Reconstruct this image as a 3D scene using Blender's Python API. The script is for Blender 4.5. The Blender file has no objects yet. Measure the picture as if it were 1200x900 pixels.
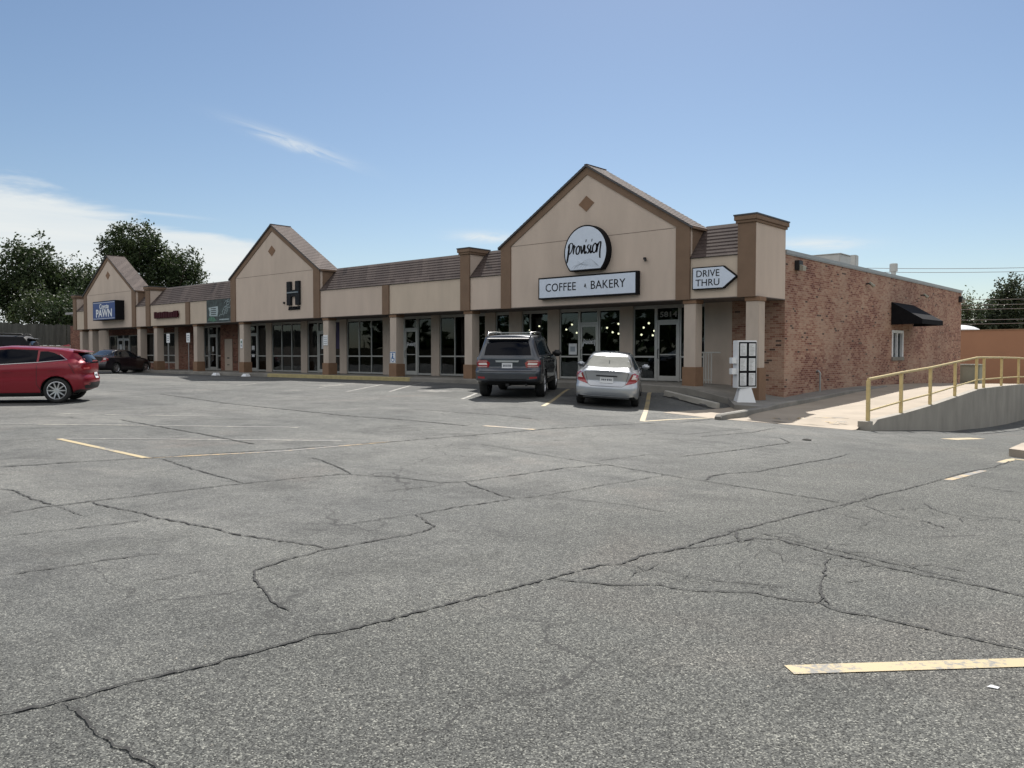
import bpy, bmesh, math, random
import numpy as np
from mathutils import Vector, Matrix, geometry
from mathutils.bvhtree import BVHTree
R_ = math.radians
random.seed(7)
scene = bpy.context.scene
col = scene.collection

# ------------------------------------------------------------------ camera frame of reference (plan only)
CAM = Vector((11.16, -24.02, 1.6)); YAW = R_(131.4)
FWD = Vector((math.cos(YAW), math.sin(YAW), 0)); RGT = Vector((math.sin(YAW), -math.cos(YAW), 0))
def at(lat, dep, z=0.0):
    p = CAM + FWD*dep + RGT*lat
    return Vector((p.x, p.y, z))

# ------------------------------------------------------------------ lot height field
HP=np.array([(11,-24,0),(11,-20,0),(5,-20,.05),(15,-20,-.05),(16,-26,-.05),(11,-30,0),(0,-24,.13),(0,-32,.1),(-11.45,-15.9,.34),(-22,-20,.42),(-30,-28,.45),
(0,-12,.14),(7,-10,-.06),(4,-7,-.03),(-2,-7.5,.24),(-6.2,-5.5,.32),(-1.5,-5,.17),(-9,-9,.35),(-20,-10,.42),(-35,-12,.46),
(-60,-.6,.47),(-40,-.6,.47),(-25,-.6,.45),(-14,-.6,.45),(-8,-.6,.41),(-5,-.6,.38),(-3.4,-.6,.35),(-1.74,-.6,.29),(-.58,-.6,.07),(.5,-.6,.0),
(-1.9,-2,.3),(0,-2,.02),(-2.6,-3,.3),(2,-5.3,-.02),(4.6,-3.6,-.23),(4.5,-1.2,-.38),(4.5,3.4,-.73),(4.5,8.5,-.96),(4.5,13,-1.08),(4.5,25,-1.2),(10,-5,-.25),(10,5,-.8),(15,15,-1.2),(25,10,-1.1),(20,-10,-.3),(32,-10,-.4),(20,-25,-.1),(35,-30,-.2),
(-60,-25,.5),(-75,10,.5),(60,30,-1.3),(40,60,-1.4),(0,60,-1.0),(-40,60,.2),(-10,10,.2),(-30,15,.3),(-10,30,-.2),(0,-60,0),(-60,-60,.4),(60,-60,-.3),(90,0,-1),(-120,0,.5),(-100,80,.4),(100,100,-1.2),(0,-120,0),(0,120,-1)],float)
def phi(r): return np.sqrt(r*r+1.0)
_n=len(HP)
_A=np.zeros((_n+1,_n+1)); _A[:_n,:_n]=phi(np.hypot(HP[:,None,0]-HP[None,:,0],HP[:,None,1]-HP[None,:,1])); _A[:_n,_n]=1; _A[_n,:_n]=1
_W=np.linalg.solve(_A,np.r_[HP[:,2],0])
def H(x,y):
    r=np.hypot(HP[:,0]-x,HP[:,1]-y)
    z=float(_W[_n]+np.dot(_W[:_n],phi(r)))
    k=min(max((math.hypot(x,y)-110)/100,0),1)
    return z*(1-k)-.6*k

# ------------------------------------------------------------------ materials
def newmat(name):
    m=bpy.data.materials.new(name); m.use_nodes=True
    nt=m.node_tree; b=nt.nodes['Principled BSDF']
    return m,nt,b
def N(nt,t,**kw):
    n=nt.nodes.new(t)
    for k,v in kw.items():
        if k.startswith('i_'):
            n.inputs[k[2:].replace('_',' ')].default_value=v
        else: setattr(n,k,v)
    return n
def L(nt,a,b): nt.links.new(a,b)
def srgb(r,g,b):
    f=lambda c:((c/255)/12.92 if c/255<=.04045 else ((c/255+.055)/1.055)**2.4)
    return (f(r),f(g),f(b),1)
def simple(name,c,rough=.6,metal=0,noise=0,scale=4,bump=0,bscale=60,spec=None,stretch=(1,1,1),coat=0):
    m,nt,b=newmat(name)
    b.inputs['Roughness'].default_value=rough; b.inputs['Metallic'].default_value=metal
    if spec is not None: b.inputs['Specular IOR Level'].default_value=spec
    if coat: b.inputs['Coat Weight'].default_value=coat; b.inputs['Coat Roughness'].default_value=.03
    c=tuple(c)[:3]+(1,)
    b.inputs['Base Color'].default_value=c
    tc=N(nt,'ShaderNodeTexCoord'); mp=N(nt,'ShaderNodeMapping'); L(nt,tc.outputs['Object'],mp.inputs['Vector']); mp.inputs['Scale'].default_value=stretch
    if noise:
        nz=N(nt,'ShaderNodeTexNoise',i_Scale=scale,i_Detail=6.0,i_Roughness=.62); L(nt,mp.outputs['Vector'],nz.inputs['Vector'])
        mr=N(nt,'ShaderNodeMapRange'); L(nt,nz.outputs['Fac'],mr.inputs['Value'])
        mr.inputs['From Min'].default_value=.28; mr.inputs['From Max'].default_value=.72
        mr.inputs['To Min'].default_value=1-noise; mr.inputs['To Max'].default_value=1+noise
        mx=N(nt,'ShaderNodeVectorMath',operation='SCALE'); mx.inputs[0].default_value=c[:3]; L(nt,mr.outputs['Result'],mx.inputs['Scale'])
        L(nt,mx.outputs['Vector'],b.inputs['Base Color'])
    if bump:
        n2=N(nt,'ShaderNodeTexNoise',i_Scale=bscale,i_Detail=4.0); L(nt,mp.outputs['Vector'],n2.inputs['Vector'])
        bp=N(nt,'ShaderNodeBump',i_Strength=bump,i_Distance=.01); L(nt,n2.outputs['Fac'],bp.inputs['Height']); L(nt,bp.outputs['Normal'],b.inputs['Normal'])
    return m
def math_(nt,op,a,b=None,c=None):
    n=N(nt,'ShaderNodeMath',operation=op)
    for i,v in enumerate((a,b,c)):
        if v is None: continue
        if isinstance(v,(int,float)): n.inputs[i].default_value=v
        else: L(nt,v,n.inputs[i])
    return n.outputs[0]
def ramp(nt,fac,stops,interp='LINEAR'):
    r=N(nt,'ShaderNodeValToRGB'); r.color_ramp.interpolation=interp
    e=r.color_ramp.elements
    while len(e)<len(stops): e.new(.5)
    for i,(p,c) in enumerate(stops):
        e[i].position=p; e[i].color=tuple(c)[:3]+(1,)
    L(nt,fac,r.inputs['Fac']); return r.outputs['Color']
def mixc(nt,fac,a,b,bt='MIX'):
    n=N(nt,'ShaderNodeMix',data_type='RGBA',blend_type=bt)
    for i,v in ((0,fac),(6,a),(7,b)):
        if isinstance(v,(int,float)): n.inputs[i].default_value=v
        elif isinstance(v,tuple): n.inputs[i].default_value=v[:3]+(1,)
        else: L(nt,v,n.inputs[i])
    return n.outputs[2]
def brick_mat(name,bw,bh,stops,mortar,mw=.09,patch=None,bumpd=.006,rough=.9,uv='xy_z'):
    m,nt,b=newmat(name); b.inputs['Roughness'].default_value=rough
    tc=N(nt,'ShaderNodeTexCoord'); s=N(nt,'ShaderNodeSeparateXYZ'); L(nt,tc.outputs['Object'],s.inputs[0])
    u=math_(nt,'ADD',s.outputs[0],s.outputs[1]); v=s.outputs[2]
    row=math_(nt,'DIVIDE',v,bh); rf=math_(nt,'FLOOR',row)
    par=math_(nt,'MULTIPLY',math_(nt,'MODULO',math_(nt,'ADD',rf,1000),2),.5)
    cu=math_(nt,'ADD',math_(nt,'DIVIDE',u,bw),par); cf=math_(nt,'FLOOR',cu)
    cmb=N(nt,'ShaderNodeCombineXYZ'); L(nt,cf,cmb.inputs[0]); L(nt,rf,cmb.inputs[1])
    wn=N(nt,'ShaderNodeTexWhiteNoise',noise_dimensions='2D'); L(nt,cmb.outputs[0],wn.inputs['Vector'])
    fac=wn.outputs['Value']
    if patch:
        nz=N(nt,'ShaderNodeTexNoise',i_Scale=patch,i_Detail=3.0); L(nt,tc.outputs['Object'],nz.inputs['Vector'])
        pf=math_(nt,'MULTIPLY',math_(nt,'SUBTRACT',nz.outputs['Fac'],.5),2.0)
        fac=math_(nt,'ADD',math_(nt,'MULTIPLY',fac,.66),pf)
        fac=math_(nt,'ADD',fac,.17)
    bc=ramp(nt,fac,stops)
    # very dark clinker bricks, scattered and clustered
    wn2=N(nt,'ShaderNodeTexWhiteNoise',noise_dimensions='3D'); cm2=N(nt,'ShaderNodeCombineXYZ'); L(nt,cf,cm2.inputs[0]); L(nt,rf,cm2.inputs[1]); cm2.inputs[2].default_value=3.7; L(nt,cm2.outputs[0],wn2.inputs['Vector'])
    nz2=N(nt,'ShaderNodeTexNoise',i_Scale=.8,i_Detail=2.0); L(nt,tc.outputs['Object'],nz2.inputs['Vector'])
    thr=math_(nt,'SUBTRACT',1.09,math_(nt,'MULTIPLY',nz2.outputs['Fac'],.22))
    dk=math_(nt,'GREATER_THAN',wn2.outputs['Value'],thr)
    bc=mixc(nt,math_(nt,'MULTIPLY',dk,.8),bc,(.03,.02,.02))
    # fine variation inside a brick
    n3=N(nt,'ShaderNodeTexNoise',i_Scale=22.0,i_Detail=4.0); L(nt,tc.outputs['Object'],n3.inputs['Vector'])
    bc=mixc(nt,.55,bc,ramp(nt,n3.outputs['Fac'],[(.3,(.45,.45,.45)),(.7,(1.0,1.0,1.0))]),'MULTIPLY')
    fu=math_(nt,'FRACT',cu); fv=math_(nt,'FRACT',row)
    du=math_(nt,'MINIMUM',fu,math_(nt,'SUBTRACT',1,fu)); dv=math_(nt,'MINIMUM',fv,math_(nt,'SUBTRACT',1,fv))
    mk=math_(nt,'MINIMUM',math_(nt,'MULTIPLY',du,bw/bh),dv)
    mm=math_(nt,'LESS_THAN',mk,mw)
    fin=mixc(nt,math_(nt,'MULTIPLY',mm,.8),bc,mortar)
    nz4=N(nt,'ShaderNodeTexNoise',i_Scale=.35,i_Detail=5.0); L(nt,tc.outputs['Object'],nz4.inputs['Vector'])
    fin=mixc(nt,.5,fin,ramp(nt,nz4.outputs['Fac'],[(.3,(.62,.6,.6)),(.7,(1.08,1.05,1.0))]),'MULTIPLY')
    L(nt,fin,b.inputs['Base Color'])
    hgt=math_(nt,'SUBTRACT',math_(nt,'MULTIPLY',math_(nt,'SUBTRACT',1,mm),1.0),math_(nt,'MULTIPLY',n3.outputs['Fac'],.5))
    bp=N(nt,'ShaderNodeBump',i_Strength=.8,i_Distance=bumpd); L(nt,hgt,bp.inputs['Height']); L(nt,bp.outputs['Normal'],b.inputs['Normal'])
    return m
def asphalt_mat():
    m,nt,b=newmat('weathered asphalt'); b.inputs['Roughness'].default_value=.88; b.inputs['Specular IOR Level'].default_value=.22
    tc=N(nt,'ShaderNodeTexCoord'); O=tc.outputs['Object']
    def nz(s,d=5.0,r=.6,dist=0.0,vec=None):
        n=N(nt,'ShaderNodeTexNoise',i_Scale=s,i_Detail=d,i_Roughness=r,i_Distortion=dist); L(nt,vec or O,n.inputs['Vector']); return n.outputs['Fac']
    base=ramp(nt,nz(.16,6.0,.65,.6),[(.3,(.094,.098,.098)),(.5,(.122,.125,.123)),(.72,(.156,.157,.152))])
    # blotches of worn binder and oil
    base=mixc(nt,.75,base,ramp(nt,nz(.9,7.0,.7,.4),[(.34,(.62,.62,.63)),(.5,(1,1,1)),(.75,(1.16,1.15,1.12))]),'MULTIPLY')
    base=mixc(nt,.5,base,ramp(nt,nz(5.0,5.0,.7),[(.3,(.7,.7,.7)),(.7,(1.2,1.2,1.18))]),'MULTIPLY')
    # traffic streaks along the aisle
    mp=N(nt,'ShaderNodeMapping'); L(nt,O,mp.inputs['Vector']); mp.inputs['Rotation'].default_value=(0,0,R_(-8)); mp.inputs['Scale'].default_value=(.05,.8,1)
    base=mixc(nt,.6,base,ramp(nt,nz(1.0,4.0,.6,0,mp.outputs['Vector']),[(.35,(.78,.78,.79)),(.65,(1.1,1.1,1.08))]),'MULTIPLY')
    # stretches where the stone shows through, and oil drips
    ex=ramp(nt,nz(.42,5.0,.65,.8),[(.56,(0,0,0)),(.68,(1,1,1))])
    base=mixc(nt,math_(nt,'MULTIPLY',ex,.55),base,(.066,.068,.066))
    oil=ramp(nt,nz(2.1,3.0,.5,.2),[(.69,(0,0,0)),(.74,(1,1,1))])
    base=mixc(nt,math_(nt,'MULTIPLY',oil,.5),base,(.045,.045,.045))
    pale=ramp(nt,nz(.7,4.0,.6,.5),[(.60,(0,0,0)),(.70,(1,1,1))])
    base=mixc(nt,math_(nt,'MULTIPLY',pale,.22),base,(.23,.225,.21))
    # reddish leaching patches
    rd=ramp(nt,nz(.33,4.0,.6,.3),[(.58,(0,0,0)),(.78,(1,1,1))])
    base=mixc(nt,math_(nt,'MULTIPLY',rd,.35),base,(.2,.165,.145))
    # asphalt along the near side of the long joint: darker and coarser
    sx_=N(nt,'ShaderNodeSeparateXYZ'); L(nt,O,sx_.inputs[0])
    zx=N(nt,'ShaderNodeMapRange',interpolation_type='SMOOTHSTEP'); L(nt,math_(nt,'ADD',sx_.outputs[0],math_(nt,'MULTIPLY',nz(.5,4.0),3.0)),zx.inputs['Value']); zx.inputs['From Min'].default_value=5.5; zx.inputs['From Max'].default_value=10.0
    near=zx.outputs[0]
    base=mixc(nt,math_(nt,'MULTIPLY',near,.5),base,(.068,.071,.067))
    # aggregate
    v=N(nt,'ShaderNodeTexVoronoi',i_Scale=150.0); L(nt,O,v.inputs['Vector'])
    sp=N(nt,'ShaderNodeSeparateColor'); L(nt,v.outputs['Color'],sp.inputs[0])
    agg=ramp(nt,sp.outputs[0],[(0,(.14,.14,.14)),(.26,(.55,.55,.54)),(.6,(1,1,.98)),(.86,(1.4,1.38,1.32)),(.97,(2.8,2.75,2.55))])
    base=mixc(nt,math_(nt,'ADD',.55,math_(nt,'MULTIPLY',near,.42)),base,agg,'MULTIPLY')
    v2=N(nt,'ShaderNodeTexVoronoi',i_Scale=62.0); L(nt,O,v2.inputs['Vector'])
    sp2=N(nt,'ShaderNodeSeparateColor'); L(nt,v2.outputs['Color'],sp2.inputs[0])
    base=mixc(nt,.6,base,ramp(nt,sp2.outputs[1],[(0,(.6,.6,.6)),(.5,(1,1,1)),(1,(1.35,1.33,1.3))]),'MULTIPLY')
    # hairline network, only here and there
    nv=N(nt,'ShaderNodeTexNoise',i_Scale=1.3,i_Detail=5.0); L(nt,O,nv.inputs['Vector'])
    vm=N(nt,'ShaderNodeVectorMath',operation='MULTIPLY_ADD'); L(nt,nv.outputs['Color'],vm.inputs[0]); vm.inputs[1].default_value=(.9,.9,0); L(nt,O,vm.inputs[2])
    v3=N(nt,'ShaderNodeTexVoronoi',feature='DISTANCE_TO_EDGE',i_Scale=.55); L(nt,vm.outputs[0],v3.inputs['Vector'])
    ln=math_(nt,'LESS_THAN',v3.outputs['Distance'],.0045)
    msk=ramp(nt,nz(.25,3.0),[(.5,(0,0,0)),(.6,(1,1,1))])
    base=mixc(nt,math_(nt,'MULTIPLY',math_(nt,'MULTIPLY',ln,msk),.65),base,(.03,.03,.03))
    L(nt,base,b.inputs['Base Color'])
    hh=math_(nt,'ADD',math_(nt,'MULTIPLY',v.outputs['Distance'],-1.0),math_(nt,'MULTIPLY',nz(30.0,3.0),.6))
    bp=N(nt,'ShaderNodeBump',i_Strength=.5,i_Distance=.006); L(nt,hh,bp.inputs['Height']); L(nt,bp.outputs['Normal'],b.inputs['Normal'])
    return m
def glass_mat(name,tint,refl=1.0,rough=.015):
    m,nt,b=newmat(name); nt.nodes.remove(b); out=nt.nodes['Material Output']
    tr=N(nt,'ShaderNodeBsdfTransparent'); tr.inputs['Color'].default_value=tint+(1,)
    gl=N(nt,'ShaderNodeBsdfGlossy'); gl.inputs['Roughness'].default_value=rough; gl.inputs['Color'].default_value=(.9,.95,1,1)
    fr=N(nt,'ShaderNodeFresnel'); fr.inputs['IOR'].default_value=1.5
    # slight waviness of the pane
    tc=N(nt,'ShaderNodeTexCoord'); nz=N(nt,'ShaderNodeTexNoise',i_Scale=.9,i_Detail=1.0); L(nt,tc.outputs['Object'],nz.inputs['Vector'])
    bp=N(nt,'ShaderNodeBump',i_Strength=.05,i_Distance=.05); L(nt,nz.outputs['Fac'],bp.inputs['Height']); L(nt,bp.outputs['Normal'],gl.inputs['Normal'])
    f=math_(nt,'MULTIPLY',fr.outputs[0],refl)
    mx=N(nt,'ShaderNodeMixShader'); L(nt,f,mx.inputs[0]); L(nt,tr.outputs[0],mx.inputs[1]); L(nt,gl.outputs[0],mx.inputs[2]); L(nt,mx.outputs[0],out.inputs['Surface'])
    return m
def paint_mat(name,c,flake=.0,rough=.35):
    m,nt,b=newmat(name)
    b.inputs['Base Color'].default_value=c; b.inputs['Metallic'].default_value=flake; b.inputs['Roughness'].default_value=rough
    b.inputs['Coat Weight'].default_value=1.0; b.inputs['Coat Roughness'].default_value=.04
    return m
def worn_paint(name,c,wear=.45):
    m,nt,b=newmat(name); b.inputs['Roughness'].default_value=.7
    tc=N(nt,'ShaderNodeTexCoord'); n=N(nt,'ShaderNodeTexNoise',i_Scale=26.0,i_Detail=8.0,i_Roughness=.75); L(nt,tc.outputs['Object'],n.inputs['Vector'])
    n2=N(nt,'ShaderNodeTexNoise',i_Scale=2.2,i_Detail=4.0); L(nt,tc.outputs['Object'],n2.inputs['Vector'])
    f=math_(nt,'ADD',n.outputs['Fac'],math_(nt,'MULTIPLY',math_(nt,'SUBTRACT',n2.outputs['Fac'],.5),.7))
    fac=ramp(nt,f,[(wear-.05,(0,0,0)),(wear+.07,(1,1,1))])
    cc=mixc(nt,fac,(.15,.148,.14),c); L(nt,cc,b.inputs['Base Color'])
    return m
M={}
M['asphalt']=asphalt_mat()
M['crack']=simple('crack fill',(.026,.026,.025),.95)
M['yellow_line']=worn_paint('yellow line paint',srgb(166,142,100),.53)
M['yellow_line_fresh']=worn_paint('yellow line paint fresh',srgb(166,150,114),.42)
M['white_line']=worn_paint('faded white line paint',srgb(158,155,143),.55)
M['concrete']=simple('kerb concrete',(.2,.19,.17),.9,noise=.28,scale=1.3,bump=.3,bscale=50)
M['yellow_kerb']=simple('yellow kerb paint',srgb(158,146,104),.8,noise=.25,scale=5)
M['drive']=simple('tan concrete drive',(.33,.28,.22),.9,noise=.16,scale=.9,bump=.2,bscale=60)
M['retain']=simple('board marked retaining concrete',(.285,.265,.23),.92,noise=.2,scale=1.1,bump=.4,bscale=14,stretch=(1,1,.55))
M['stucco']=simple('beige stucco',(.53,.44,.37),.92,noise=.09,scale=1.2,stretch=(1,1,.3),bump=.25,bscale=160)
M['stucco_b']=simple('beige stucco warm panel',(.52,.437,.353),.92,noise=.1,scale=1.1,stretch=(1,1,.3),bump=.25,bscale=160)
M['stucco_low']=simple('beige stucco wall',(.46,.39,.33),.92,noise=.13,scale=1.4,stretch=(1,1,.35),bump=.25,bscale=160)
M['brown']=simple('brown stucco trim',(.185,.122,.082),.9,noise=.1,scale=2,bump=.25,bscale=160)
M['column_brown']=simple('brown column base',(.21,.125,.075),.85,noise=.12,scale=3,bump=.2,bscale=120)
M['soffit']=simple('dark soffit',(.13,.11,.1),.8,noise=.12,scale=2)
M['seam']=simple('stucco joint',(.2,.16,.135),.9)  # thin darker joint line across each gable
M['brick']=brick_mat('tumbled brick',.21,.072,[(.04,srgb(112,62,53)),(.24,srgb(140,95,80)),(.5,srgb(162,123,104)),(.9,srgb(182,151,131))],srgb(174,151,134),.1,patch=.6)
M['brick_dark']=brick_mat('red brown brick',.21,.072,[(.1,srgb(92,50,42)),(.4,srgb(126,74,60)),(.8,srgb(150,108,90))],srgb(150,128,112),.1,patch=.6)
M['shingle']=brick_mat('brown shingles',.32,5.0,[(.0,srgb(70,58,55)),(.35,srgb(76,64,61)),(.7,srgb(82,70,66)),(1,srgb(92,80,76))],srgb(80,67,63),.0,bumpd=.001)
M['coping']=simple('grey metal coping',(.30,.31,.31),.45,metal=.3,noise=.1,scale=2)
M['flashing']=simple('dark metal flashing',(.05,.05,.055),.5)
M['roofing']=simple('grey roof membrane',(.3,.3,.3),.9,noise=.15,scale=1)
M['lens']=simple('dusty lamp lens',(.3,.29,.24),.4)
M['alu']=simple('anodised window frame',(.42,.42,.40),.42,metal=.35,noise=.06,scale=6)
M['glass']=glass_mat('shop glass',(.40,.45,.46),1.0)
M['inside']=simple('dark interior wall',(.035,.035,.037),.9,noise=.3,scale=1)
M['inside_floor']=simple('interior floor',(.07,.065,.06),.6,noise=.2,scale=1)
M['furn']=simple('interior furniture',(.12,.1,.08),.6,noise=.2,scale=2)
M['paper']=simple('white paper notice',(.62,.64,.66),.7,noise=.1,scale=8)
M['numberwhite']=simple('dull white numerals',(.30,.30,.29),.7)
M['white']=simple('white painted metal',(.72,.74,.76),.45,noise=.04,scale=5)
M['signwhite']=simple('white sign face',(.60,.67,.78),.35,noise=.05,scale=6)
M['signblack']=simple('black sign edge',(.008,.008,.01),.6,spec=.12)
M['signgrey']=simple('grey artwork line',(.28,.32,.36),.5)
M['signblue']=simple('blue sign face',srgb(16,54,122),.4,noise=.08,scale=5)
M['hsign']=simple('charcoal letter face',(.018,.019,.022),.7,noise=.5,scale=9,spec=.15)
M['hblue']=simple('blue grey steel band',(.09,.13,.17),.3)
M['signred']=simple('unlit dark red letters',(.045,.004,.009),.6,spec=.15)
M['banner']=simple('dark printed banner',(.035,.05,.05),.6,noise=.9,scale=3.2)
M['bannergreen']=simple('green banner print',(.06,.15,.10),.6,noise=.5,scale=7)
M['bannerlight']=simple('pale banner print',(.33,.4,.42),.6,noise=.3,scale=9)
M['hcblue']=simple('blue access panel',srgb(30,90,150),.5)
M['doorbeige']=simple('beige steel door',(.46,.38,.31),.6,noise=.06,scale=3)
M['awning']=simple('black awning canvas',(.010,.010,.012),.85,spec=.1,noise=.25,scale=4,bump=.15,bscale=200)
M['rail']=simple('yellow railing paint',srgb(198,178,126),.5,noise=.16,scale=6)
M['whiterail']=simple('grey white guard rail',(.5,.5,.47),.5)
M['utility']=simple('green grey cabinet',srgb(126,132,122),.6,noise=.08,scale=3)
M['hvac']=simple('galvanised rooftop housing',(.42,.42,.4),.5,metal=.2,noise=.1,scale=3)
M['tanwall']=simple('orange brown rear building',srgb(146,108,84),.85,noise=.05,scale=.6,bump=.1,bscale=80)
M['fence']=simple('grey weathered fence boards',(.075,.077,.068),.9,noise=.45,scale=1.2,stretch=(3,3,.35),bump=.3,bscale=20)
M['bark']=simple('tree bark',(.07,.055,.04),.95,noise=.3,scale=5,bump=.6,bscale=18)
M['wire']=simple('cable',(.22,.22,.22),.5)
M['pole']=simple('utility pole wood',(.12,.09,.065),.9,noise=.2,scale=3)
M['tyre']=simple('tyre rubber',(.018,.018,.018),.85,noise=.15,scale=8)
M['rim']=simple('alloy rim',(.62,.63,.65),.28,metal=.9)
M['black']=simple('black plastic',(.012,.012,.013),.55)
M['chrome']=simple('bright chrome trim',(.5,.5,.5),.3,metal=1)
M['stop']=simple('pale cast concrete',(.33,.315,.28),.9,noise=.2,scale=3,bump=.3,bscale=50)
M['poster']=simple('dim purple poster',(.03,.02,.07),.7)
M['plate']=simple('number plate',(.62,.64,.66),.5)
M['platemark']=simple('number plate characters',(.06,.07,.1),.5)
M['lampred']=simple('red lamp lens',(.28,.012,.018),.15,coat=1)
M['lampwhite']=simple('clear lamp lens',(.72,.66,.64),.12,coat=1)
M['lampred_bright']=simple('pale red lamp lens',(.6,.12,.12),.15,coat=1)
M['hill']=simple('dry earth',(.09,.085,.05),.95,noise=.4,scale=.6)
M['lump']=simple('dark rubbish',(.03,.028,.025),.9)
M['debris']=simple('pale grit',(.6,.56,.48),.9,noise=.2,scale=30)
mt,nt,b=newmat('warm bulb'); b.inputs['Emission Color'].default_value=(1,.80,.52,1); b.inputs['Emission Strength'].default_value=5; M['bulb']=mt
def leafmat(name,c1,c2):
    m,nt,b=newmat(name); b.inputs['Roughness'].default_value=.55; b.inputs['Specular IOR Level'].default_value=.3
    oi=N(nt,'ShaderNodeTexCoord'); n=N(nt,'ShaderNodeTexNoise',i_Scale=.45,i_Detail=3.0); L(nt,oi.outputs['Object'],n.inputs['Vector'])
    w=N(nt,'ShaderNodeTexNoise',i_Scale=3.0,i_Detail=1.0); L(nt,oi.outputs['Object'],w.inputs['Vector'])
    f=math_(nt,'MULTIPLY',math_(nt,'ADD',n.outputs['Fac'],w.outputs['Fac']),.5)
    cc=ramp(nt,f,[(.38,c1),(.62,c2)]); L(nt,cc,b.inputs['Base Color'])
    tl=N(nt,'ShaderNodeBsdfTranslucent'); L(nt,cc,tl.inputs['Color'])
    mx=N(nt,'ShaderNodeMixShader'); mx.inputs[0].default_value=.3
    L(nt,b.outputs[0],mx.inputs[1]); L(nt,tl.outputs[0],mx.inputs[2]); L(nt,mx.outputs[0],nt.nodes['Material Output'].inputs['Surface'])
    return m
M['leaf']=leafmat('dark leaves',(.018,.033,.014),(.055,.078,.028))
M['leaf2']=leafmat('mid green leaves',(.022,.037,.014),(.06,.08,.028))
M['leaf3']=leafmat('pale leaves',(.06,.08,.035),(.12,.14,.065))
M['leaf4']=leafmat('bluish conifer leaves',(.022,.035,.022),(.055,.07,.03))

# ------------------------------------------------------------------ mesh helpers
class MB:
    def __init__(s): s.v=[]; s.f=[]; s.m=[]; s.mats=[]
    def mi(s,mat):
        if mat not in s.mats: s.mats.append(mat)
        return s.mats.index(mat)
    def add(s,verts,faces,mat):
        o=len(s.v); s.v+= [tuple(p) for p in verts]; k=s.mi(mat)
        for f in faces: s.f.append([i+o for i in f]); s.m.append(k)
    def box(s,x0,x1,y0,y1,z0,z1,mat,b=0):
        if x0>x1:x0,x1=x1,x0
        if y0>y1:y0,y1=y1,y0
        if z0>z1:z0,z1=z1,z0
        if b<=0:
            s.add([(x0,y0,z0),(x1,y0,z0),(x1,y1,z0),(x0,y1,z0),(x0,y0,z1),(x1,y0,z1),(x1,y1,z1),(x0,y1,z1)],
              [(0,3,2,1),(4,5,6,7),(0,1,5,4),(1,2,6,5),(2,3,7,6),(3,0,4,7)],mat)
        else:
            bm=bmesh.new(); r=bmesh.ops.create_cube(bm,size=1)
            for v in bm.verts: v.co=Vector(((x0+x1)/2+v.co.x*(x1-x0),(y0+y1)/2+v.co.y*(y1-y0),(z0+z1)/2+v.co.z*(z1-z0)))
            bmesh.ops.bevel(bm,geom=bm.edges[:],offset=b,segments=2,affect='EDGES')
            s.bm(bm,mat); bm.free()
    def bm(s,bm,mat):
        bm.verts.ensure_lookup_table(); bm.verts.index_update()
        s.add([v.co[:] for v in bm.verts],[[v.index for v in f.verts] for f in bm.faces],mat)
    def prism(s,poly,a,b,mat,axis='y'):
        n=len(poly)
        f=lambda p,t:(p[0],t,p[1]) if axis=='y' else ((t,p[0],p[1]) if axis=='x' else (p[0],p[1],t))
        s.add([f(p,a) for p in poly]+[f(p,b) for p in poly],[list(range(n))[::-1],list(range(n,2*n))]+[[i,(i+1)%n,n+(i+1)%n,n+i] for i in range(n)],mat)
    def tube(s,pts,r,mat,n=8,caps=True):
        pts=[Vector(p) for p in pts]; rings=[]
        rr=r if isinstance(r,(list,tuple)) else [r]*len(pts)
        up=None
        for i,p in enumerate(pts):
            d=(pts[min(i+1,len(pts)-1)]-pts[max(i-1,0)]).normalized()
            if up is None: up=Vector((0,0,1)) if abs(d.z)<.9 else Vector((1,0,0))
            a=d.cross(up).normalized(); c=a.cross(d).normalized(); up=c
            rings.append([p+(a*math.cos(2*math.pi*k/n)+c*math.sin(2*math.pi*k/n))*rr[i] for k in range(n)])
        v=[q for r_ in rings for q in r_]; f=[]
        for i in range(len(pts)-1):
            for k in range(n): f.append((i*n+k,i*n+(k+1)%n,(i+1)*n+(k+1)%n,(i+1)*n+k))
        if caps: f.append(list(range(n))[::-1]); f.append([(len(pts)-1)*n+k for k in range(n)])
        s.add(v,f,mat)
    def lathe(s,prof,center,axis,mat,n=28):  # prof: (r, t) along axis
        ax={'x':Vector((1,0,0)),'y':Vector((0,1,0)),'z':Vector((0,0,1))}[axis] if isinstance(axis,str) else Vector(axis).normalized()
        u=ax.orthogonal().normalized(); w=ax.cross(u); c=Vector(center); v=[];f=[]
        for r,t in prof:
            for k in range(n): v.append(c+ax*t+(u*math.cos(2*math.pi*k/n)+w*math.sin(2*math.pi*k/n))*r)
        for i in range(len(prof)-1):
            for k in range(n): f.append((i*n+k,i*n+(k+1)%n,(i+1)*n+(k+1)%n,(i+1)*n+k))
        s.add(v,f,mat)
    def build(s,name,parent=None,smooth=False):
        me=bpy.data.meshes.new(name); me.from_pydata(s.v,[],s.f)
        for m in s.mats: me.materials.append(m)
        me.polygons.foreach_set('material_index',s.m)
        if smooth: me.polygons.foreach_set('use_smooth',[True]*len(s.f))
        me.update()
        o=bpy.data.objects.new(name,me); col.objects.link(o)
        if parent: o.parent=parent
        return o
def fixn(o,angle=None):
    bm=bmesh.new(); bm.from_mesh(o.data); bmesh.ops.recalc_face_normals(bm,faces=bm.faces[:]); bm.to_mesh(o.data); bm.free()
    return o
def tag(o,label=None,cat=None,group=None,kind=None):
    if label: o['label']=label
    if cat: o['category']=cat
    if group: o['group']=group
    if kind: o['kind']=kind
    return o
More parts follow.
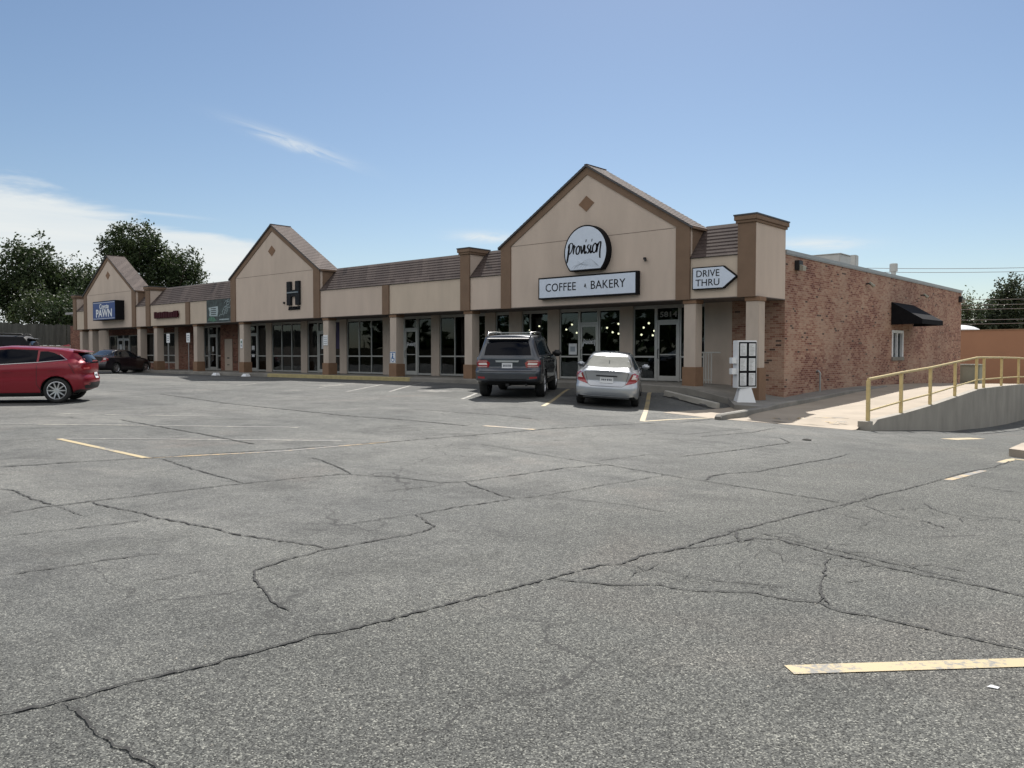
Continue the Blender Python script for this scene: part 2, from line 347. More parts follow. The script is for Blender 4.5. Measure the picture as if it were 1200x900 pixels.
def empty(name,label,cat,loc=(0,0,0),rz=0,group=None):
    o=bpy.data.objects.new(name,None); o.empty_display_size=.3; col.objects.link(o); o.location=loc; o.rotation_euler=(0,0,rz)
    return tag(o,label,cat,group)
def local_box(name,parent,mat,*dims,b=0):
    m=MB(); m.box(*dims,mat,b=b); return m.build(name,parent)
def text_mesh(name,body,mat,size,origin,xdir,parent,depth=.01,align='CENTER',sx=1.0,bold=0.0,spacing=1.0,normal=None):
    cu=bpy.data.curves.new(name,'FONT'); cu.body=body; cu.size=size; cu.align_x=align; cu.align_y='CENTER'; cu.extrude=depth/2; cu.offset=bold; cu.space_character=spacing; cu.resolution_u=3
    o=bpy.data.objects.new(name,cu); col.objects.link(o)
    bpy.context.view_layer.update()
    me=bpy.data.meshes.new_from_object(o.evaluated_get(bpy.context.evaluated_depsgraph_get()))
    bpy.data.objects.remove(o); bpy.data.curves.remove(cu)
    xd=Vector(xdir).normalized(); zd=Vector((0,0,1)); yd=zd
    nd=xd.cross(yd)
    mt=Matrix(((xd.x*sx,yd.x,nd.x,origin[0]),(xd.y*sx,yd.y,nd.y,origin[1]),(xd.z*sx,yd.z,nd.z,origin[2]),(0,0,0,1)))
    me.transform(mt); me.materials.clear(); me.materials.append(mat)
    t=bpy.data.objects.new(name,me); col.objects.link(t); t.parent=parent
    return t
def grid_mesh(name,xs,ys,zf,mat,parent=None,smooth=True,xf=None):
    v=[];f=[];nx=len(xs)
    for j,y in enumerate(ys):
        for i,x in enumerate(xs):
            X=xf(x,y) if xf else x
            v.append((X,y,zf(X,y)))
    for j in range(len(ys)-1):
        for i in range(nx-1): f.append((j*nx+i,j*nx+i+1,(j+1)*nx+i+1,(j+1)*nx+i))
    m=MB(); m.add(v,f,mat); return m.build(name,parent,smooth)
CR=[
(1,[(-0.78, -20.48), (-0.66, -20.11), (-0.53, -19.52), (-0.41, -19.12), (-0.26, -18.71), (-0.14, -18.1), (0.14, -16.95), (0.37, -15.94), (0.53, -14.78), (0.76, -12.71), (0.91, -11.37), (1.13, -10.33), (1.38, -9.25), (1.78, -7.53), (1.54, -5.6)]),
(1,[(2.44, -21.44), (2.38, -21.05), (2.38, -20.59), (2.41, -19.89), (2.49, -18.92), (2.59, -18.31), (2.71, -17.7), (2.85, -17.63), (3.31, -17.37), (4.05, -17.24), (4.19, -17.0), (4.28, -16.11), (4.33, -15.22), (4.55, -14.49), (5.88, -14.72), (6.89, -14.83), (7.59, -14.94), (8.03, -15.0)]),
(1.2,[(4.19, -17.0), (4.59, -17.17), (5.08, -17.32), (5.35, -17.37)]),
(1.2,[(5.35, -17.37), (5.29, -17.81), (5.24, -18.19), (5.23, -18.7), (5.72, -18.93), (5.82, -19.08), (5.84, -19.35), (5.8, -19.55), (5.77, -19.89), (5.74, -20.11), (5.8, -20.54), (5.88, -20.83), (6.1, -20.99), (6.46, -21.1), (6.66, -21.17), (6.89, -21.21)]),
(0.6,[(5.34, -17.36), (5.45, -17.07), (5.49, -16.34), (5.62, -14.65)]),
(0.5,[(5.36, -17.26), (5.93, -16.94), (6.4, -16.82), (6.93, -16.86)]),
(1,[(0.96, -21.0), (1.18, -20.92), (1.83, -20.97), (2.38, -20.92)]),
(0.5,[(2.38, -20.92), (3.07, -20.94)]),
(1.2,[(2.38, -20.59), (2.7, -20.61), (3.22, -20.5), (3.66, -20.49), (4.22, -20.39), (4.71, -20.34), (5.07, -20.26), (5.54, -20.11), (5.74, -20.11)]),
(0.9,[(3.44, -21.74), (3.55, -21.22), (3.67, -20.55)]),
(1.4,[(-6.1, -16.7), (-4.45, -16.76), (-2.67, -16.77), (-1.09, -16.86), (-0.64, -16.87)]),
(1,[(-0.1, -18.67), (1.08, -18.82), (1.88, -18.87), (2.49, -18.92)]),
(1,[(1.13, -17.22), (1.24, -17.09), (1.72, -17.2), (2.37, -17.44), (2.81, -17.6)]),
(1.6,[(-13.76, -12.22), (-8.55, -12.89), (-6.6, -12.85), (-3.84, -12.78), (-1.94, -12.37), (-0.46, -12.15)]),
(1,[(-4.05, -10.49), (-2.7, -10.35), (-1.17, -10.04), (-0.31, -10.07)]),
(1.3,[(7.17, -23.05), (7.19, -22.86), (7.23, -22.63), (7.24, -22.49), (7.26, -22.28), (7.29, -22.03), (7.31, -21.78), (7.34, -21.55), (7.34, -21.33), (7.4, -21.21), (7.44, -20.9), (7.47, -20.56), (7.52, -20.17), (7.56, -19.82), (7.58, -19.54), (7.61, -19.03), (7.72, -18.87), (7.69, -18.61), (7.75, -18.32), (7.78, -18.06), (7.82, -17.38), (7.84, -16.86), (7.9, -16.24), (7.99, -15.51), (8.06, -14.96), (8.12, -14.11), (8.25, -12.85), (8.31, -11.28), (8.48, -9.95), (8.49, -8.78)]),
(1.1,[(7.25, -22.62), (7.49, -22.61), (7.66, -22.65), (7.82, -22.65), (7.96, -22.62), (8.09, -22.61), (8.24, -22.62)]),
(1.6,[(7.58, -19.54), (7.81, -19.48), (8.06, -19.33), (8.23, -19.16), (8.41, -19.16), (8.77, -18.9), (9.03, -18.87), (9.19, -18.81), (9.35, -18.9), (9.51, -18.86), (9.69, -18.87), (9.88, -18.87), (10.06, -18.89), (10.34, -18.9), (10.57, -18.91)]),
(1.5,[(7.81, -17.15), (8.03, -17.55), (8.07, -17.36), (8.22, -17.22), (8.48, -17.32), (8.76, -17.45), (9.0, -17.48), (9.36, -17.59), (9.65, -17.62), (9.89, -17.64), (10.14, -17.7), (10.38, -17.75)]),
(1,[(7.9, -17.05), (8.38, -17.2), (8.8, -17.29), (9.25, -17.41), (9.56, -17.49), (9.79, -17.52)]),
(1.2,[(8.8, -17.54), (8.92, -18.02), (9.03, -18.28), (9.09, -18.51), (9.16, -18.67), (9.28, -18.83)]),
(1,[(8.24, -18.88), (8.57, -18.75), (8.91, -18.57)]),
(1,[(7.75, -18.33), (7.81, -18.11), (7.99, -17.72), (8.01, -17.52)]),
(0.6,[(9.03, -18.29), (9.17, -18.18), (9.29, -17.88)]),
(1,[(6.18, -14.69), (6.06, -14.31), (6.1, -13.92), (6.3, -13.46), (6.36, -12.07), (6.45, -11.18), (6.4, -10.14)]),
(0.8,[(4.79, -12.82), (4.97, -11.24), (5.08, -9.41), (4.56, -8.71), (4.09, -8.84)]),
(0.8,[(3.56, -10.0), (3.78, -8.17), (3.54, -6.49)]),
(1,[(4.74, -22.13), (4.81, -21.79), (4.83, -21.4), (4.88, -21.2), (4.96, -21.02)]),
(0.5,[(5.56, -21.55), (5.63, -21.34), (5.64, -21.03)]),
(0.5,[(4.0, -18.2), (4.1, -17.75), (4.18, -17.28)]),
(0.5,[(5.1, -19.49), (5.15, -19.03), (5.22, -18.69)]),
(0.8,[(9.12, -14.73), (9.39, -14.68), (9.64, -14.71)]),
(0.8,[(8.58, -12.46), (9.29, -12.61)]),
(0.7,[(8.19, -14.97), (8.66, -15.41), (8.95, -15.46), (9.25, -15.7)]),
(0.5,[(8.62, -14.3), (8.78, -14.62), (8.95, -14.8), (9.25, -14.95)]),
(0.5,[(3.2, -10.02), (3.32, -7.71)]),
(0.5,[(4.2, -14.24), (4.33, -13.06), (4.79, -12.82)]),
(0.6,[(1.63, -14.08), (3.34, -14.37), (4.54, -14.5)]),
]
ST={
's1':[(-6.72, -18.7), (-2.37, -14.9)],
's2':[(-3.44, -18.81), (-0.3, -18.79)],
's3':[(-3.52, -18.81), (-0.14, -15.56)],
's4':[(-0.3, -18.79), (0.34, -17.03), (0.5, -14.77)],
's5':[(-8.65, -17.1), (-7.8, -16.76)],
's5b':[(-7.42, -16.45), (-5.29, -14.86)],
's6':[(-0.3, -11.89), (0.81, -11.6)],
's7':[(-5.69, -7.1), (-7.2, -4.95)],
's8':[(-2.39, -7.43), (-5.92, -1.83)],
's9':[(1.21, -8.32), (-2.94, -1.31)],
's9b':[(1.21, -8.32), (1.36, -5.26)],
's10':[(-10.68, -7.43), (-14.36, -2.46)],
's11':[(-9.72, -6.43), (-14.73, -0.01)],
's13':[(9.51, -20.04), (10.57, -18.89)],
's16':[(8.35, -12.19), (8.46, -10.65)],
's15':[(8.42, -9.31), (8.45, -8.46), (8.79, -8.55)],
's18':[(-17.26, -7.56), (-19.1, -5.13)],
's14':[(6.55, -4.54), (6.61, -2.15)],
}

# ------------------------------------------------------------------ the lot sheet
def axis_pts(lo,hi,core0,core1,step):
    a=list(np.arange(core0,core1+1e-6,step)); d=step; x=core1
    while x<hi: d*=1.22; x+=d; a.append(min(x,hi+1e-3*0+hi) if x>hi else x)
    d=step; x=core0; left=[]
    while x>lo: d*=1.22; x-=d; left.append(max(x,lo))
    return left[::-1]+a
gx=axis_pts(-900,900,-22,13,.4); gy=axis_pts(-500,900,-27,1,.4)
lot=grid_mesh('parking_lot',gx,gy,lambda x,y:H(x,y),M['asphalt']); tag(lot,kind='structure')
lot['label']='weathered grey asphalt car park'
_bm=bmesh.new(); _bm.from_mesh(lot.data); bmesh.ops.triangulate(_bm,faces=_bm.faces[:]); _bm.to_mesh(lot.data)
BV=BVHTree.FromBMesh(_bm); _bm.free()
def S(x,y):
    h=BV.ray_cast(Vector((x,y,50)),Vector((0,0,-1)))
    return h[0].z if h[0] is not None else H(x,y)

def ribbon(m,pts,w,mat,lift,jit=0.0,step=.25,ends=True,seed=0,wvar=0.0):
    rnd=random.Random(seed); P=[]
    for a,b in zip(pts[:-1],pts[1:]):
        a=Vector(a);b=Vector(b);n=max(1,int((b-a).length/step))
        for i in range(n): P.append(a.lerp(b,i/n))
    P.append(Vector(pts[-1]))
    off=0; Q=[]
    for i,p in enumerate(P):
        d=(P[min(i+1,len(P)-1)]-P[max(i-1,0)]).normalized(); nn=Vector((-d.y,d.x))
        off=off*.55+rnd.uniform(-jit,jit)
        ww=w*(1+rnd.uniform(-wvar,wvar))
        if jit and ends: ww*=min(1,.15+min(i,len(P)-1-i)/4)
        c=p+nn*off
        ja,jb=(rnd.uniform(.55,1.45),rnd.uniform(.55,1.45)) if wvar else (1,1)
        Q.append((c-nn*ww/2*ja,c+nn*ww/2*jb))
    v=[];f=[]
    for a,b in Q: v.append((a.x,a.y,S(a.x,a.y)+lift)); v.append((b.x,b.y,S(b.x,b.y)+lift))
    for i in range(len(Q)-1): f.append((2*i,2*i+2,2*i+3,2*i+1))
    m.add(v,f,mat)
mk=MB()
for i,(w,l) in enumerate(CR):
    dd=sum(math.hypot(p[0]-11.2,p[1]+24) for p in l)/len(l)
    ribbon(mk,l,(.0092*w+.002)*min(1+max(dd-5.5,0)/6.5,2.5),M['crack'],.0075,jit=.013,step=.035,seed=i,wvar=.65)
    # short side branches
    rnd=random.Random(100+i)
    for a,b in zip(l[:-1],l[1:]):
        a=Vector(a);b=Vector(b)
        if w>=1 and (b-a).length>.25 and rnd.random()<.38:
            d=(b-a).normalized(); nn=Vector((-d.y,d.x))*rnd.choice((-1,1)); p=a.lerp(b,rnd.random())
            q=p+(d*rnd.uniform(-.3,.6)+nn*rnd.uniform(.05,.22))*rnd.uniform(.4,1.1)
            ribbon(mk,[p,q],.006,M['crack'],.0075,jit=.015,step=.06,seed=i*7,wvar=.5)
# alligator cracking by the entrance and the fork
rnd=random.Random(5)
for cx_,cy_,R0,n in ((8.9,-15.2,.7,26),(8.2,-17.35,.4,24),(9.1,-17.6,.5,16),(8.45,-18.85,.45,14),(1.0,-9.6,1.2,12)):
    for k in range(n):
        a=rnd.uniform(0,6.28); r=R0*math.sqrt(rnd.random()); p=Vector((cx_+r*math.cos(a)*1.6,cy_+r*math.sin(a)))
        pts=[p]; ang=rnd.uniform(0,6.28)
        for j in range(rnd.randint(2,4)):
            ang+=rnd.uniform(-1.1,1.1); p=p+Vector((math.cos(ang),math.sin(ang)))*rnd.uniform(.08,.22); pts.append(p)
        ribbon(mk,pts,rnd.uniform(.004,.009),M['crack'],.0075,jit=.008,step=.05,seed=k,wvar=.6)
tag(mk.build('pavement_cracks'),kind='structure')
STM={'s1':('white_line',.09),'s2':('yellow_line_fresh',.1),'s3':('white_line',.09),'s4':('yellow_line',.085),'s5':('white_line',.08),'s5b':('white_line',.08),'s6':('yellow_line',.16),'s7':('white_line',.11),'s8':('yellow_line_fresh',.11),'s9':('yellow_line_fresh',.12),'s9b':('yellow_line_fresh',.11),'s10':('white_line',.1),'s11':('white_line',.1),'s13':('yellow_line_fresh',.115),'s16':('yellow_line',.1),'s15':('yellow_line_fresh',.13),'s18':('white_line',.1),'s14':('yellow_line_fresh',.34)}
ST['s8']=[(-2.39,-7.43),(-6.3,-1.2)]; ST['s9']=[(1.21,-8.32),(-3.3,-.75)]
ST['s12']=[(-13.4,-6.6),(-17.0,-1.2)]; STM['s12']=('white_line',.1)
ST['s12b']=[(-21.6,-7.0),(-25.4,-1.4)]; STM['s12b']=('white_line',.1)
ST['s13b']=[(13.2,-21.2),(14.4,-19.9)]; STM['s13b']=('yellow_line_fresh',.115)
for k,l in ST.items():
    mt_,w=STM[k]; m=MB(); ribbon(m,l,w,M[mt_],.0045,step=.2); tag(m.build('painted_marking'),kind='structure')
# worn access symbols painted in two stalls
for (x,y) in ((-8.9,-5.2),(-14.6,-5.3)):
    m=MB()
    for i in range(3): ribbon(m,[(x-.5,y-.28+i*.28),(x+.5,y-.2+i*.28)],.15,M['white_line'],.0045,step=.2)
    tag(m.build('painted_marking'),kind='structure')

# ------------------------------------------------------------------ concrete: walkway, pad, drive
def lerpk(k,x):
    if x<=k[0][0]: return k[0][1]
    for (a,b),(c,d) in zip(k[:-1],k[1:]):
        if x<=c: return b+(d-b)*(x-a)/(c-a)
    return k[-1][1]
PADK=[(-62,.62),(-3.6,.615),(-2.0,.56),(-1.5,.46),(-.6,.27),(0,.185),(1.4,.14)]
def zpad(x,y=0): return lerpk(PADK,x)
K2=[(-6.2,1.85),(-5.2,1.66),(-2.0,1.3),(2.5,.98),(7,.85),(12,.8)]         # kerb line beside the drive: y -> x
WALLZ=[(-6.2,.13),(-2,.16),(0,.185),(2.4,.2),(5,.31),(8.75,.345),(10.3,.36),(15.2,.30),(19.5,.22),(25.2,.07)]
DL=[(-6,0.0),(-5.3,0.01),(-2,.04),(2.4,.10),(5,.2),(8.75,.30),(10.3,.345),(15.2,.295),(19.5,.215),(25.2,.06),(45,-.65),(70,-1)]
DR=[(-4.4,-.32),(-3.6,-.2),(-3.3,-.03),(-.8,.02),(2,.12),(4.8,.26),(7.7,.40),(11.6,.385),(14.9,.36),(25,.12),(45,-.65),(70,-1)]
def zdrive(x,y):
    t=(x-.8)/3.7; a=lerpk(DL,y); b=lerpk(DR,y); t=min(max(t,0),1)
    return a+(b-a)*t
# walkway slab with kerb face
xs=[-62,-50,-40,-30,-20,-12,-8,-5,-3.6,-3,-2.5,-2.2,-2,-1.85,-1.74,-1.6,-1.5,-1.3,-1.1,-.9,-.7,-.58]
m=MB(); v=[];f=[]
for x in xs:
    z=zpad(x); v+= [(x,2.3,z),(x,-.45,z),(x,-.57,z-.004),(x,-.6,z-.03),(x,-.62,z-.5)]
for i in range(len(xs)-1):
    for k in range(4): f.append((i*5+k,(i+1)*5+k,(i+1)*5+k+1,i*5+k+1))
m.add(v,f,M['concrete']); sw=m.build('sidewalk'); tag(sw,kind='structure')
# yellow painted stretch of kerb
m=MB(); a,b=-26.3,-15.3
m.add([(a,-.4,.6235),(b,-.4,.6235),(b,-.572,.620),(a,-.572,.620),(a,-.606,.592),(b,-.606,.592),(b,-.626,.40),(a,-.626,.40)],[(0,1,2,3),(3,2,5,4),(4,5,6,7)],M['yellow_kerb'])
tag(m.build('painted_kerb'),kind='structure')
# corner pad between the walkway and the drive
def padz(x,y):
    w=lerpk(WALLZ,y); 
    if y<2.3: return zpad(x,y) if y>-1.2 else zpad(x,y)*1.0
    return w+.0
ys=[-2.3,-2.0,-1.6,-1.2,-.9,-.6,-.3,0,.5,1,1.5,2.0,2.3]
m=MB(); v=[];f=[]; NX=10
for y in ys:
    xl=-.58 if y>=-.6 else -.58+(-.6-y)*.62
    xr=lerpk(K2,y)-.1
    for i in range(NX+1):
        x=xl+(xr-xl)*i/NX; v.append((x,y,zpad(x)))
nr=NX+1
for j in range(len(ys)-1):
    for i in range(NX): f.append((j*nr+i,j*nr+i+1,(j+1)*nr+i+1,(j+1)*nr+i))
# skirt along the front and the left slanting edge
o=len(v)
edge=[j*nr for j in range(5,-1,-1)]+[i for i in range(1,nr)]
for e in edge: p=v[e]; v.append((p[0]-.01,p[1]-.02,p[2]-.45))
for i in range(len(edge)-1): f.append((edge[i],edge[i+1],o+i+1,o+i))
m.add(v,f,M['concrete']); tag(m.build('sidewalk'),kind='structure')
ys2=[2.3,4,6,8,9.5]; m=MB(); v=[];f=[]
for y in ys2:
    xr=lerpk(K2,y)-.1; z=max(lerpk(WALLZ,y),zdrive(.8,y)+.012)
    v+=[(-.02,y,z if y>2.3 else zpad(0)),(xr,y,z if y>2.3 else zpad(xr))]
for j in range(len(ys2)-1): f.append((2*j,2*j+1,2*j+3,2*j+2))
m.add(v,f,M['concrete']); tag(m.build('sidewalk'),kind='structure')
# kerb between pad and drive
m=MB(); v=[];f=[]
kk=[-5.75,-5.65,-5.2,-4,-3,-2,-1,0,1,2.5,4,5.5,7,8.5,10]
for i,y in enumerate(kk):
    x=lerpk(K2,y); zt=(.14 if y<-1 else lerpk(WALLZ,y)+.025) if y<5 else max(lerpk(WALLZ,y)+.015,zdrive(.8,y)+.01)
    if i==0: zt-=.05
    v+=[(x-.12,y,zt-.3),(x-.12,y,zt-.015),(x-.1,y,zt),(x+.03,y,zt),(x+.06,y,zt-.03),(x+.07,y,zt-.35)]
for i in range(len(kk)-1):
    for k in range(5): f.append((i*6+k,(i+1)*6+k,(i+1)*6+k+1,i*6+k+1))
f.append((0,1,2,3,4,5))
m.add(v,f,M['concrete']); tag(m.build('kerb'),kind='structure')
# the tan concrete drive
ts=[0,.004,.012,.02,.03,.045,.06,.08,.1,.13,.16,.2,.24,.28,.33,.38,.42,.46,.5,.6,.7,.8,1.0]
m=MB(); v=[];f=[]; xs_=list(np.linspace(.0,4.41,12))
for t in ts:
    for x in xs_:
        y0=-5.45+(x-1.6)*.42 if x>1.6 else -5.45
        y=y0+(70-y0)*t
        z=zdrive(x,y)
        hz=S(x,y)
        z=hz+.006 if t==0 else max(z,hz+.012)
        v.append((x,y,z))
nr=len(xs_)
for j in range(len(ts)-1):
    for i in range(nr-1): f.append((j*nr+i,j*nr+i+1,(j+1)*nr+i+1,(j+1)*nr+i))
m.add(v,f,M['drive']); dv=m.build('concrete_drive',smooth=True); tag(dv,kind='structure')
m=MB(); m.add([(-30,25.3,.045),(-.004,25.3,.045),(-.004,45,-.66),(-30,45,-.66)],[(0,1,2,3)],M['drive'])
m.add([(4.625,25.3,.1),(30,25.3,-.1),(30,45,-.68),(4.625,45,-.66)],[(0,1,2,3)],M['drive']); tag(m.build('rear_pavement'),kind='structure')
# dappled sunlight on the mouth of the drive, painted as pale yellow flecks
m=MB(); rnd=random.Random(3)
for i in range(26):
    x=rnd.uniform(2.2,3.9); y=-4.85+(x-1.6)*.42+rnd.uniform(.0,1.1); l=rnd.uniform(.12,.5); w=rnd.uniform(.03,.09)
    pts=[(x-l/2,y),(x+l/2,y),(x+l/2-.05,y+w),(x-l/2+.04,y+w)]
    m.add([(a,b,max(zdrive(a,b),S(a,b)+.012)+.006) for a,b in pts],[(0,1,2,3)],M['yellow_line'])
tag(m.build('painted_marking'),kind='structure')
# island kerb at the right
m=MB(); pts=[(8.3,-8.0),(8.2,-6.2),(9.2,-5.0),(12,-5.2),(16,-7.5),(16,-9.5),(9.0,-8.4)]
zt=.02
bmi=bmesh.new(); vs=[bmi.verts.new((x,y,S(x,y)+.13)) for x,y in pts]; fc=bmi.faces.new(vs)
r=bmesh.ops.extrude_face_region(bmi,geom=[fc]); 
for e in r['geom']:
    if isinstance(e,bmesh.types.BMVert): e.co.z-=.5
bmesh.ops.recalc_face_normals(bmi,faces=bmi.faces[:])
m.bm(bmi,M['drive']); bmi.free(); tag(m.build('kerb'),kind='structure')
# grit left beside the pavement joint
m=MB(); rnd=random.Random(9)
for i in range(160):
    x,y=rnd.uniform(7,13),rnd.uniform(-22.5,-17); s=rnd.uniform(.004,.011); z=S(x,y)+.002
    a=rnd.uniform(0,6.28)
    m.add([(x+s*math.cos(a+k*2.1),y+s*math.sin(a+k*2.1),z) for k in range(3)]+[(x,y,z+s)],[(0,1,2),(0,1,3),(1,2,3),(2,0,3)],M['debris'])
g_=m.build('loose_grit'); tag(g_,'pale grit scattered over the near asphalt','grit',kind='stuff')
m=MB(); m.add([(0,0,0),(.045,.006,0),(.05,.026,.003),(.012,.03,.004),(.025,.015,.006)],[(0,1,4),(1,2,4),(2,3,4),(3,0,4),(0,3,2,1)],M['paper']); o=m.build('litter_scrap'); o.location=(10.3,-19.6,S(10.3,-19.6)+.004); tag(o,'small white scrap of litter on the asphalt right of the near yellow line','litter')
bmi=bmesh.new(); bmesh.ops.create_icosphere(bmi,subdivisions=2,radius=.06)
for v_ in bmi.verts: v_.co=Vector((v_.co.x*1.5*random.uniform(.8,1.2),v_.co.y*random.uniform(.7,1.1),max(v_.co.z*.5,-.01)))
m=MB(); m.bm(bmi,M['lump']); bmi.free(); o=m.build('dark_debris'); o.location=(5.08,-8.67,S(5.08,-8.67)+.005); tag(o,'small dark lump lying on the asphalt in front of the drive','debris')

# ------------------------------------------------------------------ the building
B=empty('shopping_strip','long beige and brown stucco shopping strip with three gables and a brick side wall','building',(0,0,0))
def part(name,fn,parent=B,smooth=False):
    m=MB(); fn(m); return m.build(name,parent,smooth)
Zs,Zf0,Zf1,Ze,Za,Zr=.62,3.42,4.75,5.80,8.33,5.87
def courses(m,A,Bp,A2,B2,n,h,mat):
    A,Bp,A2,B2=map(Vector,(A,Bp,A2,B2)); nn=(Bp-A).cross(A2-A).normalized()
    if nn.z<0: nn=-nn
    for i in range(n):
        a=A.lerp(A2,i/n); b=Bp.lerp(B2,i/n); c=Bp.lerp(B2,(i+1)/n); d=A.lerp(A2,(i+1)/n)
        m.add([a,b,b+nn*h,a+nn*h,c+nn*.002,d+nn*.002],[(0,1,2,3),(3,2,4,5)],mat)
        m.add([a,a+nn*h,d+nn*.002],[(0,1,2)],mat); m.add([b,b+nn*h,c+nn*.002],[(0,2,1)],mat)
# fascia panels
gab=[(-10.55,-2.25),(-30.8,-22.5),(-50.9,-42.65)]
panels=[(-2.25,-.58,'stucco_b'),(-12.27,-10.55,'stucco'),(-17.32,-12.8,'stucco_b'),(-22.5,-17.77,'stucco'),(-33.5,-30.8,'stucco'),(-35.5,-33.5,'stucco_b'),(-40.6,-35.97,'stucco_b'),(-42.65,-41.17,'stucco'),(-52.3,-50.9,'stucco_b')]
for a,b,mt_ in panels:
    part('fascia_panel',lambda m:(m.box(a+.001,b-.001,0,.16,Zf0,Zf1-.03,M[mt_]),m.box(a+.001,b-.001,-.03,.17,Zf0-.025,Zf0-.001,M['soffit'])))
for a,b in ((-2.25,-.58),(-12.27,-10.55),(-22.5,-12.8),(-40.62,-30.8),(-42.65,-41.17),(-52.3,-50.9)):
    def mans(m):
        courses(m,(a,-.055,Zf1-.02),(b,-.055,Zf1-.02),(a,1.02,Zr),(b,1.02,Zr),9,.012,M['shingle'])
        m.box(a+.002,b-.002,-.04,.1,Zf1-.03,Zf1-.012,M['flashing'])
        m.box(a+.002,b-.002,1.03,1.09,4.9,Zr+.015,M['coping'])
    part('mansard_roof',mans)
# pilasters
def pil(x0,x1,zt): part('pilaster',lambda m:m.box(x0,x1,-.07,-.001,Zf0-.03,zt,M['brown'],b=.006))
for x0,x1 in ((-17.77,-17.32),(-35.97,-35.5)): pil(x0,x1,Zf1-.04)
for a,b in gab:
    pil(a,a+.52,Ze-.02); pil(b-.52,b,Ze-.02)
# small towers and the corner tower
def tower(x0,x1,y1):
    pil(x0,x1,5.68)
    def tb(m):
        m.box(x0+.02,x1-.02 if x1<-.1 else x1,0,y1,Zf0,5.68,M['stucco'])
        m.box(x0+.02,x1-.02 if x1<-.1 else x1,.0,y1,Zf0-.03,Zf0-.001,M['soffit'])
    part('tower_wall',tb)
    part('tower_cap',lambda m:(m.box(x0-.05,x1+.05,-.12,y1+.05,5.681,5.76,M['brown'],b=.008),m.box(x0-.09,x1+.09,-.16,y1+.09,5.761,5.90,M['brown'],b=.01),m.box(x0-.105,x1+.105,-.175,y1+.105,5.901,5.945,M['flashing'])))
tower(-.58,0,2.195); tower(-12.8,-12.27,1.0); tower(-41.17,-40.62,1.0); tower(-52.84,-52.32,1.0)
# gables
for gi,(a,b) in enumerate(gab):
    xc=(a+b)/2; h=Za-Ze
    def gw(m):
        m.prism([(a+.02,Zf0),(b-.02,Zf0),(b-.02,Ze-.05),(xc,Za-.06),(a+.02,Ze-.05)],-.03,.14,M['stucco'])
        m.box(a+.53,b-.53,-.0335,-.0305,5.765,5.785,M['seam'])
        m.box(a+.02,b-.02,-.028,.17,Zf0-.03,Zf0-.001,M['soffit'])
    part('gable_wall',gw)
    part('gable_side_wall',lambda m:(m.box(b-.12,b-.004,.14,1.0,Zf1-.05,Ze-.03,M['brown']),m.box(a+.004,a+.12,.14,1.0,Zf1-.05,Ze-.03,M['brown']),
        m.prism([(a+.12,4.85),(b-.12,4.85),(b-.12,Ze-.05),(xc,Za-.07),(a+.12,Ze-.05)],.93,1.0,M['brown'])))
    def trim(m):
        s=h/((b-a)/2)
        for sx,x0 in ((1,a),(-1,b)):
            poly=[(x0,Ze-.02),(xc,Za-.02),(xc,Za-.30),(x0+sx*.50,Ze-.02+.5*s-.30),(x0+sx*.50,Ze-.02-.0),]
            if sx<0: poly=poly[::-1]
            m.prism(poly,-.066,-.031,M['brown'])
    part('rake_trim',trim)
    dx=.34; part('gable_diamond',lambda m:m.prism([(xc-.03,7.28),(xc-.03+dx,7.0),(xc-.03,6.72),(xc-.03-dx,7.0)],-.05,-.032,M['column_brown']))
    def gr(m):
        for sx,x0 in ((-1,a-.1),(1,b+.1)):
            ez=Ze-.1*h/((b-a)/2)
            courses(m,(x0,-.14,ez+.03),(x0,1.08,ez+.03),(xc,-.14,Za+.05),(xc,1.08,Za+.05),26,.011,M['shingle'])
            # deck edge under the shingles
            poly=[(x0,ez+.03),(xc,Za+.05),(xc,Za-.02),(x0,ez-.04)]
            if sx>0: poly=poly[::-1]
            m.prism(poly,-.135,-.068,M['flashing']); m.prism(poly,-.067,1.07,M['brown'])
        m.box(xc-.06,xc+.06,-.138,1.082,Za+.03,Za+.062,M['shingle'])
    part('gable_roof',gr)
# columns
for i,(x,zb) in enumerate([(-.12,.18),(-2.29,.60),(-12.44,.61),(-17.14,.62),(-22.15,.62),(-29.85,.62),(-35.0,.62),(-40.08,.62),(-42.4,.62),(-49.95,.62),(-51.7,.62)]):
    c=part('column',lambda m:(m.box(x-.215,x+.215,.04,.47,zb+.0,3.26,M['stucco_low'],b=.008),m.box(x-.25,x+.25,.01,.50,3.261,3.395,M['column_brown'],b=.01)))
    part('column_base',lambda m:m.box(x-.255,x+.255,.0,.51,zb-.35,1.19,M['column_brown'],b=.008),c)
# front wall pieces
def pier(x0,x1,mt_='stucco_low',z0=Zs,z1=3.42,y0=2.2): part('wall_pier',lambda m:m.box(x0,x1,y0,2.42,z0-.3,z1,M[mt_]))
for a,b in ((-2.9,-1.87),(-6.48,-5.9),(-10.01,-9.42),(-12.13-.0,-11.43),(-13.53,-12.93),(-16.98,-16.44),(-20.46,-19.9),(-23.95,-23.37),(-27.44,-26.86),(-30.92,-30.34),(-33.95,-32.88),(-38.4,-38.1),(-41.93,-41.4),(-47.5,-46.3),(-53.5,-52.2)): pier(a,b)
part('wall_header',lambda m:m.box(-57.6,-1.86,2.28,2.42,3.345,3.42,M['alu']))
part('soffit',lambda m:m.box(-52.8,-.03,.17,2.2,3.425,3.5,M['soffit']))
part('brick_pier',lambda m:(m.box(-35.98,-33.951,2.19,2.42,.3,3.42,M['brick_dark'])))
part('brick_pier',lambda m:(m.box(-41.399,-38.401,2.19,2.42,.3,3.42,M['brick_dark'])))
part('brick_sill_wall',lambda m:(m.box(-46.3,-41.931,2.2,2.42,.3,1.03,M['brick_dark'])))
